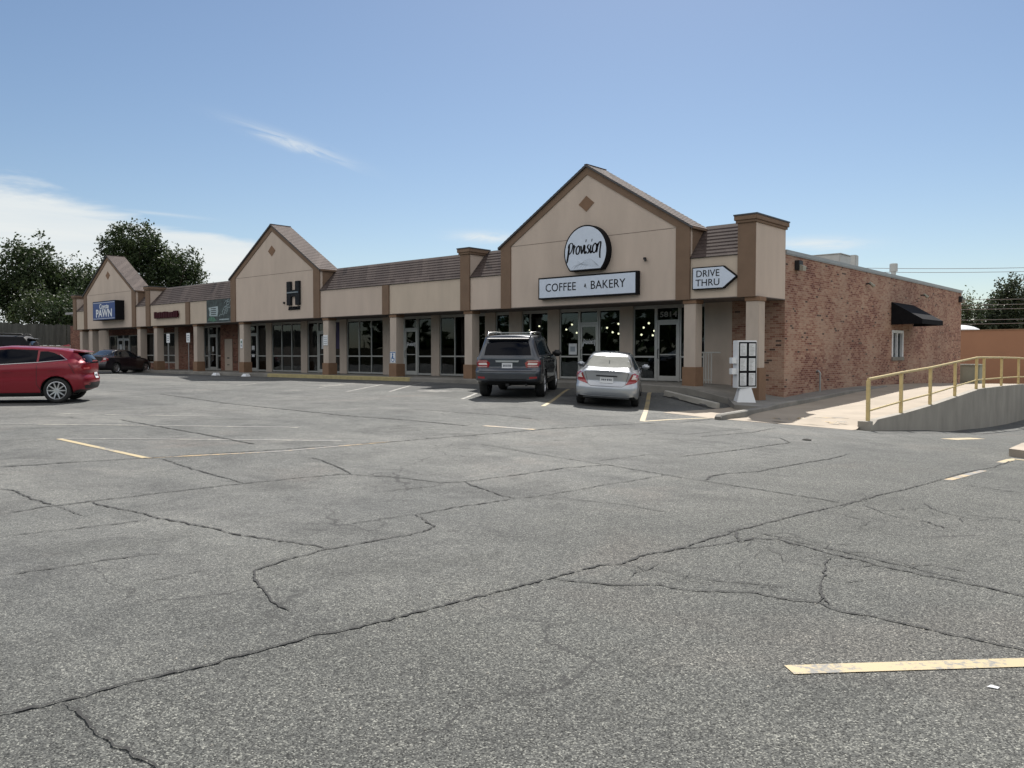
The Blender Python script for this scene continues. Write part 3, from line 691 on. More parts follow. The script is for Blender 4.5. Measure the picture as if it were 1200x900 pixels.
part('upper_brick_band',lambda m:(m.box(-52.2,-47.501,2.19,2.27,3.0,3.42,M['brick_dark']),m.box(-46.3,-41.931,2.19,2.27,3.07,3.42,M['brick_dark'])))
sd=part('service_door',lambda m:(m.box(-35.45,-34.56,2.16,2.189,.62,2.55,M['doorbeige'],b=.006)))
part('mail_slot',lambda m:m.box(-35.15,-34.9,2.15,2.159,1.35,1.43,M['black']),sd); part('vent_grille',lambda m:m.box(-35.15,-34.9,2.15,2.159,.95,1.0,M['black']),sd)
# left end wall and windows in it
part('end_wall',lambda m:(m.box(-57.6,-54.85,2.2,2.42,.3,3.42,M['stucco_low']),m.box(-54.2,-53.5,2.2,2.42,.3,3.42,M['stucco_low']),m.box(-54.85,-54.2,2.2,2.42,.3,1.0,M['stucco_low'])))
part('brick_end_wall',lambda m:m.box(-59.5,-57.6,2.2,20,.3,3.9,M['brick_dark']))
# shop windows
def window(x0,x1,mull,z0=Zs+.02,z1=3.345,rail=1.52,sill=None):
    def fr(m):
        m.box(x0,x0+.05,2.25,2.34,z0,z1,M['alu']); m.box(x1-.05,x1,2.25,2.34,z0,z1,M['alu'])
        m.box(x0+.05,x1-.05,2.255,2.335,z1-.05,z1,M['alu']); m.box(x0+.05,x1-.05,2.245,2.335,z0,z0+.08,M['alu'])
        for k in mull: m.box(k-.025,k+.025,2.252,2.338,z0+.08,z1-.05,M['alu'])
        xs=[x0+.05]+[q for k in mull for q in (k-.025,k+.025)]+[x1-.05]
        if rail:
            for i in range(0,len(xs),2): m.box(xs[i],xs[i+1],2.256,2.334,rail-.03,rail+.03,M['alu'])
    w=part('window',fr)
    part('pane',lambda m:m.box(x0+.03,x1-.03,2.288,2.296,z0+.04,z1-.03,M['glass']),w)
    return w
def door(x0,x1,white=False,handle='r',script=False,zt=2.82):
    mt_=M['white'] if white else M['alu']
    def fr(m):
        m.box(x0,x0+.06,2.235,2.345,Zs,3.345,M['alu']); m.box(x1-.06,x1,2.235,2.345,Zs,3.345,M['alu'])
        m.box(x0+.06,x1-.06,2.24,2.34,zt-.03,zt+.05,M['alu']); m.box(x0+.06,x1-.06,2.24,2.34,3.295,3.345,M['alu'])
        # leaf
        m.box(x0+.065,x0+.145,2.25,2.3,Zs+.02,zt-.035,mt_); m.box(x1-.145,x1-.065,2.25,2.3,Zs+.02,zt-.035,mt_)
        m.box(x0+.145,x1-.145,2.252,2.298,zt-.13,zt-.035,mt_); m.box(x0+.145,x1-.145,2.252,2.298,Zs+.02,Zs+.2,mt_)
        m.box(x0+.145,x1-.145,2.256,2.294,1.585,1.62,mt_)
    d=part('door',fr)
    part('pane',lambda m:(m.box(x0+.13,x1-.13,2.27,2.278,Zs+.1,zt-.08,M['glass']),m.box(x0+.04,x1-.04,2.283,2.291,zt+.03,3.32,M['glass'])),d)
    hx=x0+.11 if handle=='l' else x1-.11
    part('door_handle',lambda m:m.tube([(hx,2.25,1.45),(hx,2.19,1.47),(hx,2.19,1.78),(hx,2.25,1.8)],.013,M['black'],8),d)
    return d
window(-5.9,-4.93,[]); D1=door(-4.92,-3.93,handle='l'); window(-3.92,-2.9,[-3.35])
window(-9.42,-8.45,[]); D2=door(-8.44,-7.5,handle='l'); window(-7.49,-6.48,[])
window(-11.43,-10.01,[-10.99]); window(-12.93,-12.13,[]); window(-16.44,-13.53,[-15.47,-14.5])
window(-19.9,-18.93,[-19.25]); D3=door(-18.92,-17.97,handle='l'); window(-17.96,-16.98,[])
window(-23.37,-20.46,[-22.4,-21.42]); D4=door(-25.92,-24.96,handle='r'); window(-26.86,-25.93,[]); window(-24.95,-23.95,[])
window(-30.34,-27.44,[-29.38,-28.4]); D5=door(-32.88,-31.9,handle='r'); window(-31.89,-30.92,[])
window(-38.1,-37.56,[]); D6=door(-37.55,-36.52,handle='l'); window(-36.51,-35.98,[])
window(-46.3,-41.93,[-45.1,-44.1,-43.0],z0=1.03,z1=3.07,rail=1.55)
window(-52.2,-50.87,[],z1=3.0,rail=0); D7=door(-50.86,-49.86,white=True,zt=2.75); D8=door(-49.85,-48.85,white=True,handle='l',zt=2.75); window(-48.84,-47.5,[],z1=3.0,rail=1.1)
window(-54.85,-54.2,[],z0=1.0)
# lettering and notices on the doors and windows belong to them
text_mesh('door_number','5814',M['numberwhite'],.27,(-4.42,2.28,3.06),(1,0,0),D1,.004,sx=1.35,bold=.006)
def notice(d,x,z,w,h,mt_='paper',y=2.2455): part('notice',lambda m:m.box(x-w/2,x+w/2,y,y+.003,z-h/2,z+h/2,M[mt_]),d)
notice(D5,-32.38,2.0,.3,.22,y=2.262); notice(D5,-32.38,1.55,.3,.16,y=2.262); notice(D4,-25.45,2.25,.34,.7,y=2.262); notice(D6,-37.02,1.95,.16,.32,y=2.262); notice(D7,-50.36,2.1,.4,.5,y=2.262)
# interior shell behind the shopfronts
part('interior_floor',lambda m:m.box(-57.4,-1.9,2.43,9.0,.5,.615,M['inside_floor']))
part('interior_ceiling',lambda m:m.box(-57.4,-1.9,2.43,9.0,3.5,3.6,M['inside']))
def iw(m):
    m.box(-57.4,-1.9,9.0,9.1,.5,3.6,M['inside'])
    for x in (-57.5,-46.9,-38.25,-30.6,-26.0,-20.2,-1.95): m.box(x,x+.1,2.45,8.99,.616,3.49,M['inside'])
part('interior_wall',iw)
def fu(m):
    rr=random.Random(4)
    for i in range(26):
        x=rr.uniform(-30,-3); y=rr.uniform(3.4,7.5); m.box(x-.4,x+.4,y-.35,y+.35,1.33,1.37,M['furn']); m.box(x-.04,x+.04,y-.04,y+.04,.616,1.33,M['furn'])
    m.box(-9,-5,6.5,7.2,.616,1.7,M['furn']); m.box(-29,-27.5,5,5.6,.616,1.8,M['paper'])
part('interior_fittings',fu)
# main roof, side brick wall with drive-up window
part('main_roof',lambda m:m.box(-57.5,-.26,1.1,25.1,4.7,4.86,M['roofing']))
part('rear_wall',lambda m:(m.box(-57.5,-.26,25.0,25.23,-.6,4.95,M['brick']),m.box(-57.6,-57.4,2.45,25.0,.0,4.95,M['brick_dark'])))
def bw(m):
    m.box(-.25,0,2.2,13.42,-.6,4.92,M['brick']); m.box(-.25,0,15.02,25.23,-.6,4.92,M['brick'])
    m.box(-.25,0,13.42,15.02,2.66,4.92,M['brick']); m.box(-.25,0,13.42,15.02,-.6,1.38,M['brick'])
    m.box(-1.87,-.25,2.2,2.45,-.2,3.42,M['brick'])
part('brick_side_wall',bw)
part('parapet_coping',lambda m:(m.box(-.32,.045,2.196,25.28,4.921,5.04,M['coping']),m.box(-.315,.03,2.197,25.27,4.885,4.9205,M['coping'])))
sw_=part('side_window',lambda m:(m.box(-.16,.02,13.42,13.56,1.38,2.66,M['white']),m.box(-.16,.02,14.88,15.02,1.38,2.66,M['white']),m.box(-.15,.015,13.56,14.88,2.54,2.66,M['white']),m.box(-.16,.06,13.40,15.04,1.34,1.5,M['concrete']),m.box(-.14,.0,14.16,14.25,1.5,2.54,M['white'])))
part('pane',lambda m:m.box(-.1,-.09,13.5,14.95,1.45,2.6,M['glass']),sw_)
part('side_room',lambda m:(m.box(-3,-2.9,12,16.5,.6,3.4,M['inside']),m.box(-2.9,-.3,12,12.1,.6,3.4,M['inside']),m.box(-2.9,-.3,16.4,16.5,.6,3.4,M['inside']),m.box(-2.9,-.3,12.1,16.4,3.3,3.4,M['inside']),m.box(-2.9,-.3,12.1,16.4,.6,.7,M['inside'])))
# black awning over it
def aw(m):
    y0,y1,zt,zb,d=13.26,16.5,3.86,3.10,1.25
    m.add([(.005,y0,zt),(.005,y1,zt),(d,y1,zb),(d,y0,zb),(d,y1,zb-.2),(d,y0,zb-.2),(.005,y0,zb-.22),(.005,y1,zb-.22)],
          [(0,1,2,3),(3,2,4,5),(0,3,5,6),(1,7,4,2)],M['awning'])
    m.add([(.03,y0+.02,zt-.04),(.03,y1-.02,zt-.04),(d-.02,y1-.02,zb-.03),(d-.02,y0+.02,zb-.03)],[(0,3,2,1)],M['awning'])
part('awning',aw)
m=MB()
# wall lamps
def wall_lamp(y,z,label):
    e=empty('wall_light',label,'wall light',(0,y,z))
    part('housing',lambda m:m.box(.001,.16,-.16,.16,-.12,.2,M['black'],b=.01),e)
    part('lens',lambda m:m.prism([(.161,-.15),(.27,-.15),(.29,.0),(.161,.06)],-.13,.13,M['lens'],axis='y'),e)
wall_lamp(3.1,4.55,'black wall light with pale lens high on the brick side wall near the front corner')
wall_lamp(24.75,4.5,'black wall light with pale lens at the far end of the brick side wall')
for y,z,lb in ((10.0,4.42,'small flood lamp on the brick side wall left of the black awning'),(17.6,4.38,'small flood lamp on the brick side wall above the black awning')):
    e=empty('flood_light',lb,'flood light',(0,y,z))
    part('bracket',lambda m:m.tube([(0,0,0),(.12,0,0),(.16,.05,-.02)],.03,M['black']),e)
    part('lamp_head',lambda m:m.tube([(.14,.03,.06),(.2,.12,-.04),(.24,.2,-.09)],[.04,.06,.075],M['lens']),e)
o=part('bollard_pipe',lambda m:m.tube([(.12,5.0,.1),(.12,5.0,.95),(.06,5.0,1.02),(.0,5.0,1.02)],.035,M['coping']),None); tag(o,'thin grey pipe standing against the foot of the brick side wall','pipe')

# roof plant
e=empty('rooftop_unit','long grey metal air conditioning unit on the flat roof behind the brick parapet','rooftop unit',(-2.4,12.4,4.86))
part('housing',lambda m:(m.box(-2.6,.9,-1.1,.2,.15,1.0,M['hvac'],b=.02),m.box(-2.65,.94,-1.14,.24,1.001,1.03,M['hvac'])),e)
part('support_rail',lambda m:(m.box(-1.5,.8,-.9,-.7,.0,.149,M['flashing']),m.box(-1.5,.8,-.1,.1,0,.149,M['flashing'])),e)
e=empty('exhaust_fan','square capped exhaust vent beside the rooftop air conditioning unit','roof vent',(-2.45,15.5,4.86))
part('duct',lambda m:m.box(-.16,.16,-.16,.16,0,.75,M['hvac']),e); part('cap',lambda m:(m.box(-.24,.24,-.2,.2,.8,1.38,M['hvac'],b=.03)),e)
e=empty('vent_pipe','capped metal vent pipe standing alone on the roof right of the air conditioning unit','roof vent',(-2.5,21.9,4.86))
part('duct',lambda m:m.lathe([(.12,0),(.12,1.15)],(0,0,0),'z',M['hvac'],16),e); part('cap',lambda m:(m.lathe([(0,1.1),(.19,1.11),(.2,1.13),(.2,1.5),(.18,1.53),(0,1.55)],(0,0,0),'z',M['hvac'],20)),e)

# pendant bulbs in the coffee shop windows
BULBS=[((-11.94,4.0,2.85),'highest bulb behind the narrow window right of the grey vehicle roof'),((-12.82,4.4,2.7),'left bulb seen just above the grey vehicle roof'),((-12.85,4.8,2.59),'lowest bulb seen just above the grey vehicle roof'),
((-10.13,4.0,2.88),'highest of the three bulbs in the window left of the middle shop door'),((-10.74,4.4,2.69),'leftmost of the three bulbs in the window left of the middle shop door'),((-10.48,4.8,2.55),'lowest of the three bulbs in the window left of the middle shop door'),
((-7.76,4.0,2.85),'highest bulb in the window right of the middle shop door'),((-8.6,4.4,2.72),'leftmost bulb in the window right of the middle shop door'),((-8.59,4.8,2.54),'second lowest bulb in the window right of the middle shop door'),((-7.75,4.0,2.45),'lowest orange bulb in the window right of the middle shop door'),
((-6.32,4.0,2.84),'highest of the five bulbs in the window left of the 5814 door'),((-6.81,4.4,2.69),'second highest of the five bulbs in the window left of the 5814 door'),((-6.56,4.8,2.56),'middle of the five bulbs in the window left of the 5814 door'),((-6.66,4.0,2.39),'lower left of the five bulbs in the window left of the 5814 door'),((-6.38,4.4,2.37),'lower right of the five bulbs in the window left of the 5814 door'),
((-21.11,4.0,2.56),'bulb in the narrow pane left of the door beside the blue access sign'),((-19.47,4.4,2.86),'higher bulb in the window right of the door beside the blue access sign'),((-20.21,4.8,2.59),'lower bulb in the window right of the door beside the blue access sign'),
((-16.63,4.0,2.85),'higher bulb in the window left of the grey vehicle'),((-17.33,4.4,2.58),'lower bulb in the window left of the grey vehicle')]
for p,lb in BULBS:
    e=empty('pendant_lamp','lit '+lb,'pendant lamp',p,0,'bulbs hanging in the coffee shop'); m=MB(); bmi=bmesh.new(); bmesh.ops.create_uvsphere(bmi,u_segments=12,v_segments=8,radius=.042); m.bm(bmi,M['bulb']); bmi.free(); m.build('bulb',e,True)
    part('cord',lambda m:m.tube([(0,0,.06),(0,0,3.495-p[2])],.008,M['black'],6),e)

# ------------------------------------------------------------------ signs
def catmull(pts,n=8,closed=False):
    P=[Vector(p) for p in pts]
    if len(P)<3: return P
    if closed: P=[P[-1]]+P+[P[0],P[1]]
    else: P=[P[0]*2-P[1]]+P+[P[-1]*2-P[-2]]
    out=[]
    for i in range(1,len(P)-2):
        p0,p1,p2,p3=P[i-1:i+3]
        for k in range(n):
            t=k/n; out.append(.5*((2*p1)+(-p0+p2)*t+(2*p0-5*p1+4*p2-p3)*t*t+(-p0+3*p1-3*p2+p3)*t**3))
    out.append(P[-2]); return out
def brush(m,pts,w,mat,org,sx,sz,y,thick=.012,closed=False,thin=.4,shear=.12,rise=0.0):
    q=catmull([Vector((a,b)) for a,b in pts],8,closed); v=[];f=[]
    for i,p in enumerate(q):
        d=(q[min(i+1,len(q)-1)]-q[max(i-1,0)]); d=Vector((d.x*sx,d.y*sz)).normalized()
        nn=Vector((-d.y,d.x)); ww=w*(thin+(1-thin)*abs(d.y))
        if not closed: ww*=min(1,.45+min(i,len(q)-1-i)/3)
        X=(p.x+shear*p.y)*sx; Z=p.y*sz+rise*X
        a=(X+nn.x*ww/2,Z+nn.y*ww/2); b=(X-nn.x*ww/2,Z-nn.y*ww/2)
        v+=[(org[0]+a[0],y,org[1]+a[1]),(org[0]+b[0],y,org[1]+b[1])]
    for i in range(len(q)-1): f.append((2*i,2*i+1,2*i+3,2*i+2))
    m.add(v,f,mat)
SCRIPT=[(0,[([(.12,1.12),(.14,.5),(.04,-.75)],1.5),([(.02,.72),(.14,1.05),(.38,1.22),(.58,1.0),(.5,.45),(.26,.14),(.12,.3)],.9)]),
(.72,[([(.0,.95),(.12,.9),(.1,.08)],1.2),([(.1,.5),(.22,.82),(.36,.78)],.9)]),
(1.16,[([(.26,.88),(.06,.62),(.06,.22),(.24,.04),(.44,.3),(.42,.7),(.26,.88),(.5,.74),(.62,.8)],1.1)]),
(1.76,[([(.0,.84),(.1,.7),(.2,.1),(.36,.45),(.42,.86),(.56,.8)],1.15)]),
(2.3,[([(.08,.86),(.06,.25),(.16,.06),(.3,.3)],1.2),([(.13,1.16),(.16,1.42)],1.3)]),
(2.6,[([(.38,.86),(.2,.84),(.14,.62),(.34,.36),(.26,.08),(.04,.12)],1.15)]),
(3.1,[([(.08,.86),(.06,.25),(.16,.06),(.3,.3)],1.2),([(.13,1.16),(.16,1.42)],1.3)]),
(3.42,[([(.3,1.0),(.06,.7),(.06,.25),(.26,.04),(.48,.32),(.46,.75),(.3,1.0)],1.1)]),
(4.0,[([(.0,.9),(.08,.75),(.06,.04)],1.25),([(.08,.55),(.24,.98),(.44,1.0),(.42,.3),(.46,-.35),(.56,-.5)],1.1)])]
def script_word(name,parent,x,z,width,hx,y,mat,w,rise=0.0):
    m=MB(); sx=width/4.7
    for ox,strokes in SCRIPT:
        for pts,k in strokes: brush(m,[(ox+a*1.15,b) for a,b in pts],w*k,mat,(x,z),sx,hx,y,rise=rise)
    return m.build(name,parent)
GSY=-.0
# round sign
e=empty('round_sign','round white sign with flat bottom reading Provision in black script on the large gable','sign',(-6.28,-.03,5.25))
Rr=.95
def disc(r,y0,y1,mat,fl):
    m=MB(); a0=math.asin(fl/r); pts=[(r*math.cos(a),r*math.sin(a)) for a in np.linspace(-a0,math.pi+a0,60)]
    m.prism(pts,y0,y1,mat); return m
disc(Rr,-.27,0,M['signblack'],.66).build('sign_box',e)
disc(Rr-.05,-.275,-.2705,M['signwhite'],.615).build('sign_face',e)
script_word('script_lettering',e,-.80,-.08,1.50,.36,-.279,M['signblack'],.058)
m=MB()
for k in range(7):
    t=k/6
    brush(m,[(-.55+.2*t,-.6+.05*k),(-.1+.1*t,-.36-.02*k),(.25+.06*k,-.28-.05*k),(.5+.02*k,-.5-.01*k)],.008,M['signgrey'],(0,0),1,1,-.278,shear=0)
for k in range(6): brush(m,[(-.62+.12*k,-.58),(-.5+.12*k,-.47),(-.35+.12*k,-.44)],.008,M['signgrey'],(0,0),1,1,-.278,shear=0)
m.build('mountain_artwork',e)
# coffee and bakery sign
e=empty('rectangular_sign','long white sign with black edge reading COFFEE and BAKERY under the round sign','sign',(-6.32,-.03,4.05))
local_box('sign_box',e,M['signblack'],-2.16,2.16,-.22,0,-.40,.40)
local_box('sign_face',e,M['signwhite'],-2.11,2.11,-.225,-.2205,-.345,.345)
text_mesh('lettering','COFFEE',M['signblack'],.42,(-1.11,-.229,0),(1,0,0),e,.006,sx=.97,spacing=1.02)
text_mesh('lettering','BAKERY',M['signblack'],.42,(.97,-.229,0),(1,0,0),e,.006,sx=.97,spacing=1.02)
m=MB(); m.prism([(-.04,-.02),(.005,.1),(.04,.02),(.01,-.06)],-.229,-.2255,M['signblack']); m.prism([(.01,-.05),(.04,.02),(.08,-.1)],-.229,-.2255,M['signgrey']); m.build('small_emblem',e)
# drive thru arrow
e=empty('arrow_sign','white arrow shaped sign reading DRIVE THRU at the right end of the fascia','sign',(-1.36,-.002,4.05))
ar=[(-.76,-.36),(.33,-.36),(.80,0),(.33,.36),(-.76,.36)]
m=MB(); m.prism(ar,-.12,0,M['signblack']); m.build('sign_box',e)
m=MB(); m.prism([(-.73,-.325),(.315,-.325),(.745,0),(.315,.325),(-.73,.325)],-.125,-.1205,M['signwhite']); m.build('sign_face',e)
text_mesh('lettering','DRIVE',M['signblack'],.31,(-.21,-.129,.135),(1,0,0),e,.006,sx=1.0)
text_mesh('lettering','THRU',M['signblack'],.31,(-.21,-.129,-.155),(1,0,0),e,.006,sx=1.05)
# H sign
e=empty('letter_sign','large charcoal letter H with small lettering below on the middle gable','sign',(-24.66,-.03,4.7))
m=MB(); m.box(-.55,-.2,-.12,0,-.6,.6,M['hsign'],b=.01); m.box(.2,.55,-.12,0,-.6,.6,M['hsign'],b=.01); m.box(-.199,.199,-.11,0,-.16,.16,M['hsign']); m.build('letter',e)
m=MB(); m.box(-.5,.5,-.135,-.1205,.0,.07,M['hblue']); m.box(-.45,.4,-.145,-.1355,.02,.05,M['coping']); m.build('cross_band',e)
text_mesh('small_lettering','AIR SALON',M['signblack'],.22,(0,-.03,-.76),(1,0,0),e,.05,sx=.9,bold=.01)
m=MB(); m.box(-.04,.04,-.08,0,-.05,.05,M['black']); o=m.build('junction_box'); o.location=(-25.55,-.03,4.25); tag(o,'tiny dark fixture on the middle gable left of the letter H','fixture')
m=MB(); m.box(-.04,.04,-.1,0,-.04,.04,M['black'],b=.01); m.box(.02,.08,-.12,-.06,-.1,-.02,M['black']); o=m.build('junction_box'); o.location=(-3.95,-.03,4.85); tag(o,'tiny dark fixture on the large gable right of the round sign','fixture')
# banner
e=empty('printed_banner','dark green and black printed banner with a pale badge left of the middle gable','banner',(-32.16,-.001,4.07))
local_box('banner_sheet',e,M['banner'],-1.33,1.35,-.04,0,-.63,.68)
m=MB(); m.prism([(-1.1,.22),(-.05,.27),(-.02,.02),(-.1,-.3),(-1.0,-.27),(-.98,0)],-.048,-.0405,M['bannerlight']); m.build('badge',e)
m=MB()
rr=random.Random(2)
for k in range(4): m.box(-.8,-.25,-.053,-.0485,.13-.11*k,.17-.11*k,M['hsign'])
m.build('badge_lettering',e)
m=MB(); m.prism([(-1.2,-.5),(-.9,-.28),(-.5,-.34),(-.2,-.55),(-.6,-.6)],-.046,-.0405,M['bannergreen'])
for k in range(9):
    x=.2+rr.uniform(0,.9); z=rr.uniform(-.3,.5); brush(m,[(x-.2,z-.1),(x,z+.05),(x+.15,z),(x+.25,z+.16)],.035,M['bannerlight'],(0,0),1,1,-.047,shear=0)
m.box(.1,1.15,-.047,-.0405,-.52,-.46,M['bannerlight']); m.build('banner_print',e)
local_box('edge_strip',e,M['coping'],-1.34,1.40,-.05,-.041,-.66,-.635)
# red letters
e=empty('channel_letter_sign','row of unlit dark red channel letters on the fascia right of the pawn shop gable','sign',(-38.3,-.001,4.02))
local_box('raceway',e,M['signred'],-1.5,1.45,-.06,0,-.06,.06)
m=MB(); x=-1.55
for w in (.28,.26,.3,.2,.3,.28,.32,.3,.24,.26):
    hh=.18+(x%.07); m.box(x,x+w,-.16,-.061,-.17,hh,M['signred'],b=.02); x+=w+.035
m.build('channel_letters',e)
# pawn sign
e=empty('box_sign','blue box sign reading Coyote PAWN on the far left gable','sign',(-46.1,-.03,4.56))
local_box('sign_box',e,M['signblack'],-1.78,1.78,-.6,0,-.64,.64)
local_box('sign_face',e,M['signblue'],-1.74,1.74,-.605,-.6005,-.6,.6)
text_mesh('lettering','Coyote',M['white'],.44,(.05,-.609,.27),(1,0,0),e,.006,bold=.012,sx=1.1)
text_mesh('lettering','PAWN',M['white'],.72,(.02,-.609,-.2),(1,0,0),e,.006,bold=.02,sx=1.2)
m=MB(); m.box(-1.68,1.68,-.609,-.6055,.52,.545,M['white']); m.box(-1.68,1.68,-.609,-.6055,-.545,-.52,M['white']); m.build('white_stripe',e)
# small script on two door panes
for d,x in ((D2,-7.97),(D3,-18.445)): script_word('door_script',d,x-.3,2.02,.6,.14,2.262,M['paper'],.035,rise=0.0)
# notice in the window by the middle door
m=MB(); m.box(-.2,.2,-.006,0,-.22,.22,M['paper']); m.box(-.12,.12,-.0085,-.0065,-.1,.1,M['signgrey']); o=m.build('window_notice'); o.location=(-8.78,2.283,1.82); tag(o,'white square notice low in the window left of the middle shop door','notice')
m=MB(); m.box(-.25,.25,-.006,0,-.7,.7,M['poster']); o=m.build('window_poster'); o.location=(-24.1,2.283,2.6); tag(o,'narrow dark blue poster hanging in the window right of the parking plate column','poster')
# plates on the columns
def plate(x,z,w,h,label,mat='white',inner=None,cat='sign'):
    e=empty('wall_plate',label,cat,(x,.03,z))
    part('plate',lambda m:m.box(-w/2,w/2,-.02,.0,-h/2,h/2,M[mat],b=.004),e)
    if inner: part('symbol',inner,e)
def hc(m):
    bmi=bmesh.new(); bmesh.ops.create_circle(bmi,cap_ends=True,segments=20,radius=.05,matrix=Matrix.Translation((0,-.024,.13))@Matrix.Rotation(R_(90),4,'X')); m.bm(bmi,M['hcblue']); bmi.free()
    m.box(-.05,.03,-.024,-.0205,-.03,.07,M['hcblue']); m.box(-.05,.11,-.0245,-.0205,-.07,-.03,M['hcblue']); m.box(.07,.11,-.0238,-.0205,-.16,-.07,M['hcblue'])
    q=[(.1*math.cos(a),-.1+.1*math.sin(a)) for a in np.linspace(R_(120),R_(400),24)]; brush(m,q,.03,M['hcblue'],(0,0),1,1,-.0242,shear=0,thin=1)
    m.box(-.18,.18,-.0225,-.0205,.2,.235,M['hcblue']); m.box(-.18,-.16,-.0225,-.0205,-.23,.2,M['hcblue']); m.box(.16,.18,-.0225,-.0205,-.23,.2,M['hcblue'])
plate(-17.14,1.48,.38,.5,'white and blue access parking sign on the column above its brown base',inner=hc)
def lines(m):
    for k in range(4): m.box(-.14,.14,-.024,-.0205,.13-.1*k,.16-.1*k,M['signgrey'])
plate(-22.15,2.3,.36,.5,'white parking notice plate on the column in front of the middle gable windows',inner=lines)
def g2(m): m.box(-.06,.06,-.024,-.0205,.02,.16,M['bannergreen']); m.box(-.07,.07,-.024,-.0205,-.16,-.05,M['signgrey'])
plate(-29.85,2.2,.24,.5,'small pale plate with green marks on the column right of the beige service door',inner=g2)
for x,lb in ((-37.95,'white sign on a thin post in front of the brick below the dark red letters'),(-35.45,'white sign on a thin post beside the column left of the middle gable')):
    e=empty('post_sign',lb,'sign',(x,-.15,.62))
    part('post',lambda m:m.box(-.025,.025,-.012,.012,0,2.2,M['coping']),e)
    part('sign_plate',lambda m:(m.box(-.2,.2,-.03,-.0125,1.7,2.25,M['white'])),e)
    part('printing',lambda m:(m.box(-.12,.12,-.034,-.0305,2.08,2.14,M['signgrey']),m.box(-.14,.14,-.034,-.0305,1.95,2.0,M['signgrey']),m.box(-.1,.1,-.034,-.0305,1.82,1.88,M['signgrey'])),e)
# guard rail on the walkway
e=empty('guard_rail','pale metal guard rail with upright bars beside the corner column','guard rail',(-2.62,1.75,.6))
part('top_rail',lambda m:m.tube([(-.3,0,1.07),(.55,0,1.07)],.025,M['whiterail']),e)
part('bottom_rail',lambda m:m.tube([(-.3,0,.12),(.25,0,.12)],.018,M['whiterail']),e)
for k in range(6): part('baluster',lambda m:m.box(-.28+.1*k-.016,-.28+.1*k+.016,-.016,.016,.0,1.06,M['whiterail']),e)

# menu board
e=empty('menu_board','white drive through menu board with six panels on a tapered pedestal by the corner column','menu board',(.12,-.95,.10),R_(55))
def ped(m):
    a,b,h=.30,.165,.52
    m.add([(-a,-a*.8,0),(a,-a*.8,0),(a,a*.8,0),(-a,a*.8,0),(-b,-b*.8,h),(b,-b*.8,h),(b,b*.8,h),(-b,b*.8,h)],[(0,3,2,1),(4,5,6,7),(0,1,5,4),(1,2,6,5),(2,3,7,6),(3,0,4,7)],M['white'])
pd=part('pedestal',ped,e); pd.rotation_euler=(0,0,R_(-14))
part('cabinet',lambda m:m.box(-.31,.31,-.16,.16,.50,1.92,M['white'],b=.012),e)
part('black_frame',lambda m:m.box(-.285,.285,-.172,-.1605,.545,1.875,M['signblack']),e)
for i in range(2):
    for j in range(3):
        x=-.145+.29*i; z=.765+.44*j; q=part('menu_panel',lambda m:m.box(x-.105,x+.105,-.178,-.1725,z-.185,z+.185,M['paper']),e)
        rr=random.Random(i*3+j)
        part('menu_printing',lambda m:[m.box(x-.08,x-.08+rr.uniform(.06,.15),-.181,-.1785,z-.15+k*.04,z-.138+k*.04,M['coping']) for k in range(8)],q)
for z in (1.0,1.32): part('side_box',lambda m:m.box(-.47,-.311,-.1,.08,z-.09,z+.09,M['white'],b=.008),e)
# wheel stops
def wheel_stop(p0,p1,label):
    a=Vector(p0);b=Vector(p1); d=(b-a); l=d.length; mid=(a+b)/2
    m=MB(); prof=[(-.08,0),(-.065,.14),(-.045,.16),(.045,.16),(.065,.14),(.08,0)]
    secs=[-l/2,-l*.3-.1,-l*.3+.1,l*.3-.1,l*.3+.1,l/2]
    v=[];f=[]
    for s_ in np.linspace(-l/2,l/2,29):
        notch=.045 if abs(abs(s_)-l*.27)<.12 else 0
        for (x,z) in prof: v.append((s_,x,max(z,notch)))
    n=6
    for i in range(28):
        for k in range(n-1): f.append((i*n+k,(i+1)*n+k,(i+1)*n+k+1,i*n+k+1))
    f.append(tuple(range(n))); f.append(tuple(28*n+k for k in range(n))[::-1])
    m.add(v,f,M['stop']); o=m.build('wheel_stop'); fixn(o)
    o.rotation_euler=(0,-math.atan2(d.z,math.hypot(d.x,d.y)),math.atan2(d.y,d.x)); o.location=mid; tag(o,label,'wheel stop'); return o
wheel_stop((-2.0,-1.95,S(-2.0,-1.95)+.03),(.02,-2.45,S(.02,-2.45)+.03),'grey concrete wheel stop lying crooked beside the corner of the walkway')
for x,lb in ((-30.96,'small white concrete block at the kerb left of the two near the far shops'),(-27.89,'small white concrete block at the kerb right of the two near the far shops')):
    m=MB(); m.add([(-.22,-.2,0),(.22,-.2,0),(.22,.1,0),(-.22,.1,0),(-.14,-.12,.14),(.14,-.12,.14),(.14,.06,.14),(-.14,.06,.14)],[(0,3,2,1),(4,5,6,7),(0,1,5,4),(1,2,6,5),(2,3,7,6),(3,0,4,7)],M['white']); o=m.build('kerb_block'); o.location=(x,-.85,S(x,-.85)); tag(o,lb,'kerb block')

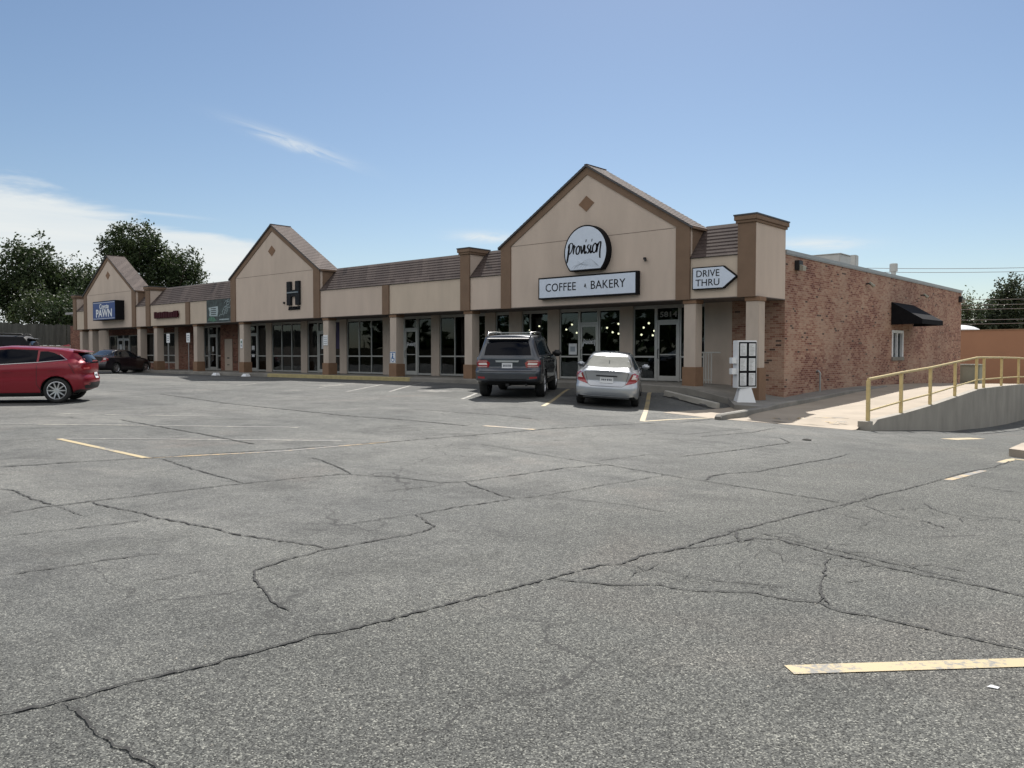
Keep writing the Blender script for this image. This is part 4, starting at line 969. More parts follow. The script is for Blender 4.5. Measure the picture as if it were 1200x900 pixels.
# ------------------------------------------------------------------ retaining wall and yellow railing beside the drive
def zr(y): return lerpk(DR,y)
m=MB(); v=[];f=[]; yy=[-3.55]+list(np.arange(-3,25.1,.5))
for y in yy:
    zt=zr(y)+.03; v+=[(4.42,y,zt),(4.40,y,zt-.9 if False else S(4.4,y)-.5),(4.62,y,zt),(4.62,y,S(4.62,y)-.5)]
n=4
for i in range(len(yy)-1):
    a=i*4;b=a+4
    f+=[(a,b,b+2,a+2),(a+2,b+2,b+3,a+3),(a,a+1,b+1,b)]
f+=[(0,2,3,1)]
m.add(v,f,M['retain']); o=m.build('retaining_wall'); fixn(o); tag(o,'grey concrete retaining wall carrying the yellow railing beside the drive','retaining wall')
m=MB(); m.box(4.36,4.66,-3.72,-3.551,-.5,.0,M['retain']); mo=m.build('end_block',o)
e=empty('yellow_railing','yellow pipe railing rising along the concrete wall of the drive','railing',(4.5,-3.5,0))
PY=[-3.42,-.82,1.95,4.75,7.6,8.7,11.6,14.85,18,21.2,24.5]
def ztop(y): return zr(y)+1.10
part('top_rail',lambda m:m.tube([(0,y+3.5,ztop(y)) for y in [-3.42,-.8,1.95,4.75,7.6,8.7,11.6,14.85,18,21.2,24.5]],.036,M['rail']),e)
part('lower_rail',lambda m:m.tube([(0,y+3.5,zr(y)+.33) for y in [-3.42,-.8,1.95,4.75,7.6,8.7,11.6,14.85,18,21.2,24.5]],.025,M['rail']),e)
for y in PY: part('post',lambda m:m.box(-.04,.04,y+3.46,y+3.54,zr(y)-.02,ztop(y)-.03,M['rail']),e)

# ------------------------------------------------------------------ behind the strip, right
e=empty('rear_building','plain orange brown building wall behind the drive on the right','building',(6,45,0))
part('wall',lambda m:m.box(-22,40,0,14,-2,3.38,M['tanwall']),e); part('parapet_trim',lambda m:m.box(-22.05,40.05,-.05,.3,3.3805,3.46,M['column_brown']),e)
e=empty('utility_cabinet','green grey utility cabinet standing beyond the far corner of the brick wall','cabinet',(.0,27.5,-.0))
part('cabinet_body',lambda m:m.box(-1.2,.55,-.5,.5,-.1,.98,M['utility'],b=.02),e)
part('lid',lambda m:m.box(-1.25,.6,-.55,.55,.981,1.06,M['utility'],b=.01),e)
for x in (-1.05,-.3): part('door_panel',lambda m:(m.box(x,x+.68,-.515,-.5005,.1,.9,M['utility'],b=.004)),e)
bmi=bmesh.new(); bmesh.ops.create_uvsphere(bmi,u_segments=24,v_segments=12,radius=1)
for v_ in bmi.verts: v_.co=Vector((v_.co.x*2.1,v_.co.y*2.1,max(v_.co.z,-.1)*.75))
m=MB(); m.bm(bmi,M['white']); bmi.free(); m.lathe([(.05,-4.5),(.05,.1)],(0,0,0),'z',M['coping'],10); p=at(40.5,75,3.55); o=m.build('white_canopy',smooth=True); o.location=p; tag(o,'white domed canopy top showing over the orange brown rear wall','canopy')
# power lines and the poles that carry them
def pole(p,h,label):
    e=empty('utility_pole',label,'utility pole',p)
    part('post',lambda m:m.tube([(0,0,-1.5),(0,0,h)],[.17,.12],M['pole'],12),e)
    part('crossarm',lambda m:m.box(-1.1,1.1,-.06,.06,h-.9,h-.75,M['pole']),e)
pL=at(17.5,70,-.5); pR=at(50.5,72,-1); pole(pL,10.6,'utility pole hidden behind the shopping strip roof'); pole(pR,11,'utility pole just beyond the right edge of the view')
for i,(z,lb) in enumerate(((9.05,'highest cable crossing the sky behind the brick wall'),(8.72,'second highest cable crossing the sky just below the highest'),(6.35,'highest of the cables crossing in front of the right trees'),(5.9,'second highest of the cables crossing in front of the right trees'),(5.52,'middle cable crossing in front of the right trees'),(4.6,'second lowest cable crossing in front of the right trees'),(4.25,'lowest cable crossing in front of the right trees'))):
    a=Vector((pL.x,pL.y,z)); b=Vector((pR.x,pR.y,z)); m=MB(); pts=[a.lerp(b,k/16)-Vector((0,0,.35*4*(k/16)*(1-k/16)-.3)) for k in range(17)]
    m.tube(pts,.022,M['wire'],6); o=m.build('power_line'); tag(o,lb,'cable','cables strung behind the shopping strip')

# ------------------------------------------------------------------ behind the lot, left: raised ground, low wall, fence
m=MB(); m.add([(-62.35,-60,2.3),(-62.35,60,2.3),(-300,90,2.4),(-300,-90,2.4),(-62.35,-60,0),(-62.35,60,0)],[(0,3,2,1),(0,1,5,4)],M['hill']); fixn(m.build('raised_ground')); tag(bpy.data.objects['raised_ground'],kind='structure')
m=MB(); m.box(-62.3,-61.95,-26,40,.0,2.34,M['stucco_low']); o=m.build('low_wall'); tag(o,'pale concrete retaining wall below the grey board fence','retaining wall')
e=empty('board_fence','weathered grey wooden board fence on top of the pale wall behind the cars','fence',(-62.1,0,2.34))
rr=random.Random(8)
def fb(m):
    y=-26
    while y<40:
        h=rr.uniform(1.66,1.8); g=.006 if rr.random()<.93 else .05
        m.box(-.012,.012,y,y+.135,.02,h,M['fence']); y+=.135+g
part('fence_boards',fb,e)
part('rail',lambda m:m.box(-.06,-.014,-26,40,1.3,1.38,M['fence']),e); part('rail',lambda m:m.box(-.06,-.014,-26,40,.3,.38,M['fence']),e)
for k in range(23): part('post',lambda m:m.box(-.15,-.061,-26+3*k-.05,-26+3*k+.05,0,1.82,M['fence']),e)

# ------------------------------------------------------------------ trees
def tree(kind,label,base,lobes,trunk_h,leaf,mat,n,rad=.22,seed=0,density=1.0,group=None,spread=.9):
    rnd=random.Random(seed); e=empty(kind,label,'tree',base,0,group)
    # trunk and limbs
    m=MB(); leaf*=.78; n=int(n*1.35); top=max(l[2]+l[5]*.6 for l in lobes)
    ctr=Vector((sum(l[0] for l in lobes)/len(lobes),sum(l[1] for l in lobes)/len(lobes),0))
    m.tube([(0,0,-.3),(ctr.x*.1,ctr.y*.1,trunk_h*.5),(ctr.x*.3,ctr.y*.3,trunk_h),(ctr.x*.7,ctr.y*.7,top*.75),(ctr.x,ctr.y,top*.95)],[rad*1.25,rad,rad*.85,rad*.45,.03],M['bark'],10)
    for l in lobes:
        for k in range(5):
            s_=Vector((ctr.x*.3,ctr.y*.3,trunk_h+rnd.uniform(-.3,1.5))); t_=Vector((l[0]+rnd.uniform(-.6,.6)*l[3],l[1]+rnd.uniform(-.6,.6)*l[4],l[2]+rnd.uniform(-.4,.75)*l[5]))
            mid=s_.lerp(t_,.5)+Vector((rnd.uniform(-.4,.4),rnd.uniform(-.4,.4),rnd.uniform(-.2,.5)))
            m.tube([s_,mid,t_],[rad*.4,rad*.22,.02],M['bark'],6)
    m.build('trunk',e,True)
    vs=[];fs=[]
    wts=[l[3]*l[4]*l[5] for l in lobes]; tot=sum(wts)
    for l,w in zip(lobes,wts):
        nc=int(n*w/tot)
        for c in range(nc):
            d=Vector((rnd.gauss(0,1),rnd.gauss(0,1),rnd.gauss(0,1))).normalized(); r=rnd.random()**(.42)
            bump=1+.22*math.sin(d.x*5+seed)*math.cos(d.z*4+l[0])+rnd.uniform(-.12,.16)
            p=Vector((l[0]+d.x*l[3]*r*bump,l[1]+d.y*l[4]*r*bump,l[2]+d.z*l[5]*r*bump))
            if p.z<trunk_h*.45: continue
            cr=rnd.uniform(.35,.75)*spread; k=int(rnd.uniform(16,30)*density)
            for q in range(k):
                o=Vector((rnd.gauss(0,.5),rnd.gauss(0,.5),rnd.gauss(0,.62)))*cr
                c_=p+o; s_=leaf*rnd.uniform(.6,1.35)
                u=Vector((rnd.gauss(0,1),rnd.gauss(0,1),rnd.gauss(0,.8))).normalized(); w_=u.cross(Vector((rnd.gauss(0,1),rnd.gauss(0,1),rnd.gauss(0,1)))).normalized()
                b=len(vs); vs+= [tuple(c_-u*s_*.6),tuple(c_+w_*s_*.34),tuple(c_+u*s_*.6),tuple(c_-w_*s_*.34)]; fs.append((b,b+1,b+2,b+3))
    m=MB(); m.add(vs,fs,M[mat]); m.build('crown',e)
    return e
def T(kind,label,lat,dep,z0,lobes,*a,**k):
    # lobes given as (right, away, height, radii...) and turned to face the lot
    L_=[]
    for l in lobes:
        q=RGT*l[0]+FWD*l[1]; L_.append((q.x,q.y,l[2],l[3],l[4],l[5]))
    return tree(kind,label,at(lat,dep,z0),L_,*a,**k)
T('leafy_tree','tall dark leafy tree at the far left edge behind the board fence',-47,78,2.3,[(0,0,6.2,3.4,3.2,3.8),(-2.5,0,4.6,3.2,3,3),(1.6,0,8.4,1.8,2,2.2)],2.0,.32,'leaf',470,seed=1)
T('leafy_tree','mid height dark leafy tree between the far left tree and the pawn shop gable',-43.5,80,2.3,[(0,0,4.8,3.0,3,3.4),(-1.2,0,7.0,1.9,2,2.0),(1.6,0,5.6,1.8,2,2.2)],1.6,.31,'leaf',400,seed=2)
T('leafy_tree','small dark tree with thin upright twigs just left of the pawn shop gable',-40,79,2.3,[(0,0,4.4,2.3,2.4,2.8),(.8,0,6.3,1.3,1.3,1.5),(-1,0,5.6,1.1,1.2,1.4)],1.4,.29,'leaf',240,seed=3)
T('leafy_tree','yellowish green bushy tree low behind the board fence at the left',-41.8,72,2.3,[(0,0,2.8,2.6,2,2.3),(2.4,0,2.5,2.2,2,2.0)],.5,.26,'leaf2',190,seed=4)
T('leafy_tree','low dark bushy tree filling the gap behind the fence beside the strip end',-38.5,71,2.3,[(0,0,2.6,2.8,2,2.2),(2.8,0,2.2,2.2,2,2.0)],.5,.26,'leaf',200,seed=5)
T('leafy_tree','tall dark tree with rounded crown right behind the pawn shop gable',-41.3,90,1.0,[(0,0,10.6,3.2,3,4.0),(-1.6,0,12.0,1.9,2,2.8),(1.4,0,12.4,1.9,2,2.4)],5.0,.33,'leaf',420,rad=.3,seed=6)
T('leafy_tree','slightly lower dark tree merging into the right side of the tall rounded one',-37.5,91,1.0,[(0,0,8.6,3.3,3,3.6),(1.6,0,9.6,2.2,2,2.6),(-1.4,0,10.6,1.7,2,2.4)],4.0,.33,'leaf',360,rad=.28,seed=7)
T('leafy_tree','low green treetop just showing above the brown roof right of the dark trees',-34.6,92,.6,[(0,0,5.9,3.0,2.6,3.1),(2.4,0,5.0,2.0,2,2.2)],2.0,.31,'leaf2',200,seed=8)
T('slender_tree','thin pale green tree with gaps just right of the brick wall end',47.1,85,-1,[(0,0,5.2,1.7,1.7,2.6),(-.6,0,7.6,1.5,1.4,1.4)],1.6,.24,'leaf3',190,rad=.14,seed=9,density=.9)
T('conifer_like_tree','dense dark green tree at the right edge behind the orange brown wall',49.2,82,-1,[(0,0,5.6,2.9,2.8,3.6),(.3,0,8.6,1.7,1.7,1.9),(-1.8,0,4.6,1.9,2,2.8)],1.8,.3,'leaf4',520,seed=10)
T('leafy_tree','dark tree beyond the right edge partly hidden by the dense one',54.5,84,-1,[(0,0,5.6,3.4,3,3.8),(-2,0,4.6,2.6,2.4,3)],1.8,.3,'leaf4',260,seed=11)
T('leafy_tree','low dark tree in the gap between the pale tree and the dense one',51.5,92,-1,[(0,0,3.9,2.6,2.4,2.8)],1.0,.28,'leaf4',110,seed=12)

m=MB(); rnd=random.Random(77); vs_=[];fs_=[]  # leaf quads of an unseen tree row, added for the shop windows to reflect
for k in range(5200):
    x=rnd.uniform(-130,60); h=7.5+3.5*math.sin(x*.19)+2*math.sin(x*.47+1); p=Vector((x,-86+rnd.uniform(-4,4)+.0,rnd.uniform(0,h))); s_=rnd.uniform(.7,1.6)
    u=Vector((rnd.gauss(0,1),rnd.gauss(0,1),rnd.gauss(0,1))).normalized(); w_=u.orthogonal().normalized(); b=len(vs_); vs_+=[tuple(p-u*s_),tuple(p+w_*s_*.7),tuple(p+u*s_),tuple(p-w_*s_*.7)]; fs_.append((b,b+1,b+2,b+3))
m.add(vs_,fs_,M['leaf']); tag(m.build('added_tree_row'),'unseen dark tree row added behind the camera to darken the window reflections','trees',kind='stuff')

# ------------------------------------------------------------------ cars
def smooth_cols(A,xs,sig):
    out=np.zeros_like(A)
    for i,x in enumerate(xs):
        w=np.exp(-.5*((xs-x)/sig)**2); w/=w.sum(); out[i]=(A*w[:,None]).sum(0)
    return out
def sm(t): t=min(max(t,0),1); return t*t*(3-2*t)
def car_body(spec):
    """keys rows: x, zb, zs (shoulder), zt (centre line top), w (half width), wt (half width of the top)"""
    K=np.array(spec['keys'],float); x0,x1=K[0,0],K[-1,0]
    xs=np.linspace(x0,x1,96)
    A=np.stack([np.interp(xs,K[:,0],K[:,k]) for k in range(1,6)],1)
    A=smooth_cols(A,xs,spec.get('sig',.05))
    secs=[]
    for x,(zb,zs,zt,w,wt) in zip(xs,A):
        h=zs-zb; g=max(zt-zs,.02); rd=min(.09,g*.45)
        P=[(0,zb),(.45*w,zb),(.86*w,zb),(.965*w,zb+.05),(.99*w,zb+.22*h),(1.0*w,zb+.48*h),(.992*w,zb+.62*h),(.995*w,zb+.82*h),(.975*w,zs-.03),
           (.94*w if g>.15 else .93*w,zs+.005),( (.93*w*.55+wt*.45) if g>.15 else .9*w, zs+(g-rd)*.45),(wt+.012,zt-rd),(wt-.05,zt-rd*.35),(wt*.75,zt-.008),(wt*.4,zt+.012),(0,zt+.018)]
        q=[]
        PV=[Vector(p) for p in P]
        q=catmull([(p[0],p[1]) for p in P],3)
        secs.append([(max(p.x,0),p.y) for p in q])
    n=len(secs[0]); m=MB(); V=[];F=[]
    rp=np.array(spec['rear'],float); fp=np.array(spec['front'],float); W=K[:,4].max(); rb,fbul=spec.get('bulge',(.14,.3))
    def deform(x,y,z):
        sr=sm(1-(x-x0)/.55); sf=sm(1-(x1-x)/.8)
        a=min(abs(y)/W,1)
        dx=sr*(np.interp(z,rp[:,0],rp[:,1]))+sr*rb*a**3.2
        dx-=sf*(np.interp(z,fp[:,0],fp[:,1]))+sf*fbul*a**2.6
        return (x+dx,y,z)
    full=2*n-2
    for x,s in zip(xs,secs):
        ring=[(p[0],p[1]) for p in s]+[(-p[0],p[1]) for p in s[-2:0:-1]]
        for y,z in ring: V.append(deform(x,y,z))
    for i in range(len(xs)-1):
        for k in range(full): F.append((i*full+k,i*full+(k+1)%full,(i+1)*full+(k+1)%full,(i+1)*full+k))
    m.add(V,F,spec['paint'])
    # end faces as strips between the two flanks, so that they follow the end profile
    for end,xi in ((0,0),(len(xs)-1,1)):
        s=secs[end]; x=xs[end]; rows=[]; VV=[];FF=[]; NS=14
        for y,z in s: VV+= [deform(x,y*(2*k/NS-1),z) for k in range(NS+1)]
        for i in range(n-1):
            for k in range(NS):
                q=(i*(NS+1)+k,i*(NS+1)+k+1,(i+1)*(NS+1)+k+1,(i+1)*(NS+1)+k); FF.append(q if xi else q[::-1])
        m.add(VV,FF,spec['paint'])
    o=m.build('body',None,True)
    bm=bmesh.new(); bm.from_mesh(o.data); bmesh.ops.remove_doubles(bm,verts=bm.verts[:],dist=.0008)
    bmesh.ops.dissolve_degenerate(bm,edges=bm.edges[:],dist=.0005)
    bmesh.ops.recalc_face_normals(bm,faces=bm.faces[:]); bm.to_mesh(o.data)
    bv=BVHTree.FromBMesh(bm); bm.free()
    # wheel arches
    rw=spec['tyre']+spec.get('gap',.055); cuts=[]
    for wx in (0,spec['wb']):
        for sy in (-1,1):
            bmc=bmesh.new(); bmesh.ops.create_cone(bmc,cap_ends=True,segments=40,radius1=rw,radius2=rw,depth=.6,matrix=Matrix.Translation((wx,sy*(W-.02),spec['tyre']))@Matrix.Rotation(R_(90),4,'X'))
            me=bpy.data.meshes.new('cut'); bmc.to_mesh(me); bmc.free(); me.materials.append(spec['paint']); c=bpy.data.objects.new('cut',me); col.objects.link(c); cuts.append(c)
            md=o.modifiers.new('b','BOOLEAN'); md.object=c; md.operation='DIFFERENCE'; md.solver='EXACT'
    bpy.context.view_layer.update()
    me=bpy.data.meshes.new_from_object(o.evaluated_get(bpy.context.evaluated_depsgraph_get()))
    o.modifiers.clear(); o.data=me
    for c in cuts: bpy.data.objects.remove(c)
    me.materials.clear(); me.materials.append(spec['paint']); me.materials.append(M['black'])
    lowz=spec.get('low',0)
    for p in me.polygons:
        c=p.center; dark=False
        for wx in (0,spec['wb']):
            if math.hypot(c.x-wx,c.z-spec['tyre'])<rw+.006 and abs(c.y)<W-.004 and (abs(p.normal.y)<.5 or abs(c.y)<W-.25): dark=True
        if p.normal.z<-.75 and c.z<.5: dark=True
        if lowz and c.z<lowz: dark=True
        if 'dark_rear' in spec:
            z0,z1,yy,xx=spec['dark_rear']
            if c.x<xx and z0<c.z<z1 and abs(c.y)<yy: dark=True
        p.material_index=1 if dark else 0; p.use_smooth=True
        if dark: p.use_smooth=False
    return o,bv,W
def drape(bv,poly,axis,mat,name,parent,off=.004,step=.06,side=1,x_lim=None,thick=0):
    """lay a polygon drawn in side / rear / top view on the body"""
    P=[Vector(p) for p in poly]; ed=[]; pts=[]
    for a,b in zip(P,P[1:]+P[:1]):
        n=max(1,int((b-a).length/step))
        for k in range(n): pts.append(a.lerp(b,k/n))
    nb=len(pts)
    xs=[p.x for p in P]; ys=[p.y for p in P]
    def inside(q):
        c=False
        for a,b in zip(P,P[1:]+P[:1]):
            if (a.y>q.y)!=(b.y>q.y) and q.x<(b.x-a.x)*(q.y-a.y)/(b.y-a.y)+a.x: c=not c
        return c
    def dedge(q):
        d=9
        for a,b in zip(P,P[1:]+P[:1]):
            ab=b-a; t=min(max((q-a).dot(ab)/max(ab.length_squared,1e-9),0),1); d=min(d,(q-a-ab*t).length)
        return d
    x=min(xs)+step/2
    while x<max(xs):
        y=min(ys)+step/2
        while y<max(ys):
            q=Vector((x,y))
            if inside(q) and dedge(q)>step*.35: pts.append(q)
            y+=step
        x+=step
    r=geometry.delaunay_2d_cdt(pts,[(i,(i+1)%nb) for i in range(nb)],[],1,1e-5)
    vv,ff=r[0],r[2]; out=[];ok=[]
    for q in vv:
        if axis=='side': o=Vector((q.x,side*3,q.y)); d=Vector((0,-side,0))
        elif axis=='rear': o=Vector((-6,q.x,q.y)); d=Vector((1,0,0))
        elif axis=='front': o=Vector((9,q.x,q.y)); d=Vector((-1,0,0))
        else: o=Vector((q.x,q.y,4)); d=Vector((0,0,-1))
        h=bv.ray_cast(o,d)
        if h[0] is None: out.append(None); continue
        nn=h[1]; nn=nn if nn.dot(d)<0 else -nn
        out.append(h[0]+nn*off)
    # smooth triangulated sheet
    idx={};V=[];F=[]
    for i,p in enumerate(out):
        if p is not None: idx[i]=len(V); V.append(p)
    for f in ff:
        if all(i in idx for i in f): F.append([idx[i] for i in f])
    m=MB(); m.add(V,F,mat); o=m.build(name,parent,True); fixn(o)
    # face outward
    if len(o.data.polygons):
        d={'side':Vector((0,side,0)),'rear':Vector((-1,0,0)),'front':Vector((1,0,0)),'top':Vector((0,0,1))}[axis]
        if sum((p.normal.dot(d) for p in o.data.polygons))<0: o.data.flip_normals()
    return o
def strip(bv,pts,w,axis,mat,name,parent,off=.005,side=1):
    q=[Vector(p) for p in pts]; L1=[];L2=[]
    for i,p in enumerate(q):
        d=(q[min(i+1,len(q)-1)]-q[max(i-1,0)]).normalized(); n=Vector((-d.y,d.x))*w/2; L1.append(p+n); L2.append(p-n)
    return drape(bv,L1+L2[::-1],axis,mat,name,parent,off,step=.07,side=side)
def wheel(parent,x,y,r,wd,rimr,spokes,side,rimmat='rim'):
    m=MB(); hw=wd/2; ax='y'
    prof=[(rimr*.99,-hw*.80),(rimr+.012,-hw*.95),(r-.045,-hw),(r-.012,-hw*.86),(r,-hw*.6),(r,hw*.6),(r-.012,hw*.86),(r-.045,hw),(rimr+.012,hw*.95),(rimr*.99,hw*.80)]
    m.lathe(prof,(0,0,0),ax,M['tyre'],44); w=m.build('wheel',parent,True); w.location=(x,y,r)
    m=MB(); s=side
    m.lathe([(rimr*.90,-s*hw*.6),(rimr,-s*hw*.75),(rimr*1.0,s*hw*.86),(rimr*.95,s*hw*.9),(rimr*.90,s*hw*.78),(rimr*.86,s*hw*.1)],(0,0,0),ax,M[rimmat],44)
    m.lathe([(rimr*.86,s*hw*.08),(rimr*.5,s*hw*.0),(.0,s*hw*.0)],(0,0,0),ax,M['black'],32)
    for k in range(spokes):
        a=2*math.pi*k/spokes; ca,sa=math.cos(a),math.sin(a); t=np.array([-sa,ca]); d=np.array([ca,sa])
        def pt(rr,tt,yy): v=d*rr+t*tt; return (v[0],yy,v[1])
        w0,w1=(rimr*.13,rimr*.085) if spokes<9 else (rimr*.085,rimr*.05)
        V=[pt(.03,-w0,s*hw*.72),pt(.03,w0,s*hw*.72),pt(rimr*.93,w1,s*hw*.82),pt(rimr*.93,-w1,s*hw*.82),pt(.03,-w0*1.2,s*hw*.4),pt(.03,w0*1.2,s*hw*.4),pt(rimr*.93,w1*1.3,s*hw*.5),pt(rimr*.93,-w1*1.3,s*hw*.5)]
        m.add(V,[(0,1,2,3),(0,4,5,1),(1,5,6,2),(3,2,6,7),(0,3,7,4)],M[rimmat])
    m.lathe([(rimr*.24,s*hw*.5),(rimr*.22,s*hw*.78),(0,s*hw*.8)],(0,0,0),ax,M[rimmat],20)
    rm=m.build('rim',w,False); fixn(rm)
    return w
def mirror(parent,x,y,z,mat,side,sc=1):
    bmi=bmesh.new(); bmesh.ops.create_cube(bmi,size=1); bmesh.ops.bevel(bmi,geom=bmi.edges[:],offset=.25,segments=3,affect='EDGES')
    for v in bmi.verts: v.co=Vector((v.co.x*.13*sc+.02*v.co.y*side,v.co.y*.24*sc,v.co.z*.17*sc))
    m=MB(); m.bm(bmi,mat); bmi.free(); m.tube([(0,-.1*side*sc,-.04),(.04,-.24*side*sc,-.09)],.03,M['black']); o=m.build('wing_mirror',parent,True); o.location=(x,y+side*.14,z); return o
def place(e,pt,local,heading):
    """put the car so that its local ground point lies on the lot at pt, tilted with the lot"""
    h=Vector((math.cos(heading),math.sin(heading))); l=Vector((-h.y,h.x))
    o=Vector(pt)-h*local[0]-l*local[1]
    f=o+h*2.7; z0=S(o.x,o.y); z1=S(f.x,f.y); zl=S(o.x+l.x*.7,o.y+l.y*.7); zr_=S(o.x-l.x*.7,o.y-l.y*.7)
    e.location=(o.x,o.y,(zl+zr_)/2); e.rotation_euler=(math.atan2(zl-zr_,1.4)*1,-math.atan2(z1-z0,2.7),heading)
glassM=simple('dark car glass',(.002,.003,.007),.05,spec=.14)
clearG=simple('car glass',(.012,.016,.02),.03,spec=1.0)
glareG=simple('rear glass with painted glare',(.17,.175,.16),.85,noise=.25,scale=2.2,spec=.15)  # sun glare on the rear window painted in as a pale matt tone
def cabin_common(e,bv,spec,gm):
    for n,poly in spec['side_glass']:
        for s in (1,-1): drape(bv,poly,'side',gm,'side_window',e,side=s)
    drape(bv,spec['rear_glass'],'rear',spec.get('rear_mat',gm),'rear_window',e,off=.005)
    drape(bv,spec['wind'],'front',gm,'windscreen',e,off=.005)
    for ln in spec.get('lines',[]):
        for s in (1,-1): strip(bv,ln,.011,'side',M['black'],'door_seam',e,off=.0035,side=s)
    for hx,hz in spec.get('handles',[]):
        for s in (1,-1): strip(bv,[(hx-.1,hz),(hx+.1,hz+.005)],.03,'side',spec.get('handle_mat',spec['paint']),'door_handle',e,off=.03,side=s)
    for s in (1,-1):
        drape(bv,[(s*a,b) for a,b in spec['headlamp']],'front',M['lampwhite'],'headlight',e)
    drape(bv,spec['grille'],'front',M['black'],'grille',e)
    for wx in (0,spec['wb']):
        for s in (1,-1): wheel(e,wx,s*(spec['W']-spec['tw']/2-.015),spec['tyre'],spec['tw'],spec['rimr'],spec['spokes'],s)
def plate_part(bv,e,y,z,w,h,marks=True):
    o=drape(bv,[(y-w/2,z-h/2),(y+w/2,z-h/2),(y+w/2,z+h/2),(y-w/2,z+h/2)],'rear',M['plate'],'number_plate',e,off=.012)
    if marks:
        rr=random.Random(3); x=y-w*.36
        for k in range(6):
            drape(bv,[(x,z-h*.22),(x+w*.075,z-h*.22),(x+w*.075,z+h*.2),(x,z+h*.2)],'rear',M['platemark'],'plate_character',o,off=.0155,step=.05); x+=w*.125 if k!=2 else w*.16

# --- red hatchback
def red_hatch():
    pm=paint_mat('red metallic car paint',(.21,.003,.014,1),.3,.34); pm.node_tree.nodes['Principled BSDF'].inputs['Coat Weight'].default_value=.45
    sp=dict(paint=pm,wb=2.70,tyre=.325,tw=.215,rimr=.235,spokes=10,W=.897,sig=.05,gap=.05,
     keys=[(-.74,.36,.98,1.00,.80,.60),(-.69,.33,1.02,1.12,.84,.60),(-.60,.28,1.05,1.24,.865,.60),(-.40,.24,1.06,1.345,.885,.59),(-.05,.20,1.045,1.405,.897,.60),(.6,.17,1.01,1.45,.897,.62),(1.2,.17,.98,1.47,.895,.62),(1.6,.17,.96,1.43,.895,.615),(2.15,.17,.94,1.16,.895,.64),(2.45,.18,.93,1.0,.893,.70),(2.8,.2,.88,.93,.89,.72),(3.2,.22,.80,.85,.87,.72),(3.6,.24,.66,.72,.80,.66)],
     rear=[(0,.10),(.3,.05),(.45,-.02),(.62,-.035),(.74,.02),(.85,.0),(1.0,.0),(1.3,0)],front=[(0,.1),(.35,0),(.6,0),(.8,.1)],bulge=(.30,.35),
     side_glass=[('r',[(-.20,1.13),(.42,1.065),(.42,1.335),(.25,1.335),(.10,1.30),(-.04,1.235)]),('f',[(.47,1.052),(1.52,1.0),(1.98,1.0),(1.65,1.26),(1.42,1.365),(1.1,1.392),(.47,1.366)])],
     rear_glass=[(-.60,1.03),(.60,1.03),(.55,1.26),(.48,1.31),(-.48,1.31),(-.55,1.26)],
     wind=[(-.6,1.02),(.6,1.02),(.55,1.38),(-.55,1.38)],
     lines=[[(.45,1.05),(.46,.5),(.32,.28)],[(1.5,1.0),(1.5,.6),(1.55,.26)],[(.45,.26),(1.55,.26)],[(-.25,1.08),(-.36,.9),(-.42,.76)]],handles=[(.08,.86),(1.12,.82)],
     headlamp=[(.5,.68),(.78,.72),(.74,.80),(.5,.76)],grille=[(-.45,.35),(.45,.35),(.5,.62),(-.5,.62)])
    e=empty('parked_car','glossy red hatchback parked at the left edge seen from its rear right side','car')
    body,bv,W=car_body(sp); body.parent=e
    cabin_common(e,bv,sp,glassM)
    for s in (1,-1):
        strip(bv,[(-.24,1.115),(.45,1.05),(1.5,.985),(1.99,.985)],.014,'side',M['chrome'],'window_trim',e,off=.008,side=s)
        strip(bv,[(-.24,1.115),(-.05,1.25)],.012,'side',M['chrome'],'window_trim',e,off=.008,side=s)
        strip(bv,[(.32,.23),(2.3,.23)],.09,'side',M['black'],'sill',e,off=.01,side=s)
        t=drape(bv,[(s*a,b) for a,b in [(.42,.86),(.72,.845),(.84,.83),(.85,.97),(.70,.985),(.42,.93)]],'rear',M['lampred'],'tail_light',e,off=.006)
        drape(bv,[(s*a,b) for a,b in [(.5,.885),(.7,.875),(.7,.915),(.5,.92)]],'rear',M['lampred_bright'],'lamp_insert',t,off=.01)
        drape(bv,[(-.66,.86),(-.40,.93),(-.36,.98),(-.66,.985)],'side',M['lampred'],'tail_light',e,off=.006,side=s)
        drape(bv,[(s*a,b) for a,b in [(.5,.46),(.72,.47),(.72,.53),(.5,.52)]],'rear',M['lampred'],'reflector',e,off=.006)
        mirror(e,1.85,s*W*.93,1.03,pm,s)
    # roof spoiler and lower bumper insert
    m=MB(); m.add([(-.34,-.56,1.372),(-.34,.56,1.372),(-.60,.50,1.325),(-.60,-.50,1.325),(-.34,-.56,1.33),(-.34,.56,1.33),(-.59,.50,1.303),(-.59,-.50,1.303)],[(0,1,2,3),(7,6,5,4),(3,2,6,7),(0,3,7,4),(1,5,6,2)],pm); fixn(m.build('roof_spoiler',e))
    drape(bv,[(-.62,.36),(.62,.36),(.7,.44),(.5,.52),(-.5,.52),(-.7,.44)],'rear',M['black'],'lower_bumper',e,off=.006)
    plate_part(bv,e,0,.70,.31,.16)
    m=MB(); m.add([(.1,-.02,1.475),(.1,.02,1.475),(-.12,.015,1.465),(-.12,-.015,1.465),(-.1,0,1.525)],[(0,1,4),(1,2,4),(2,3,4),(3,0,4)],pm); m.build('roof_fin',e)
    return e,sp
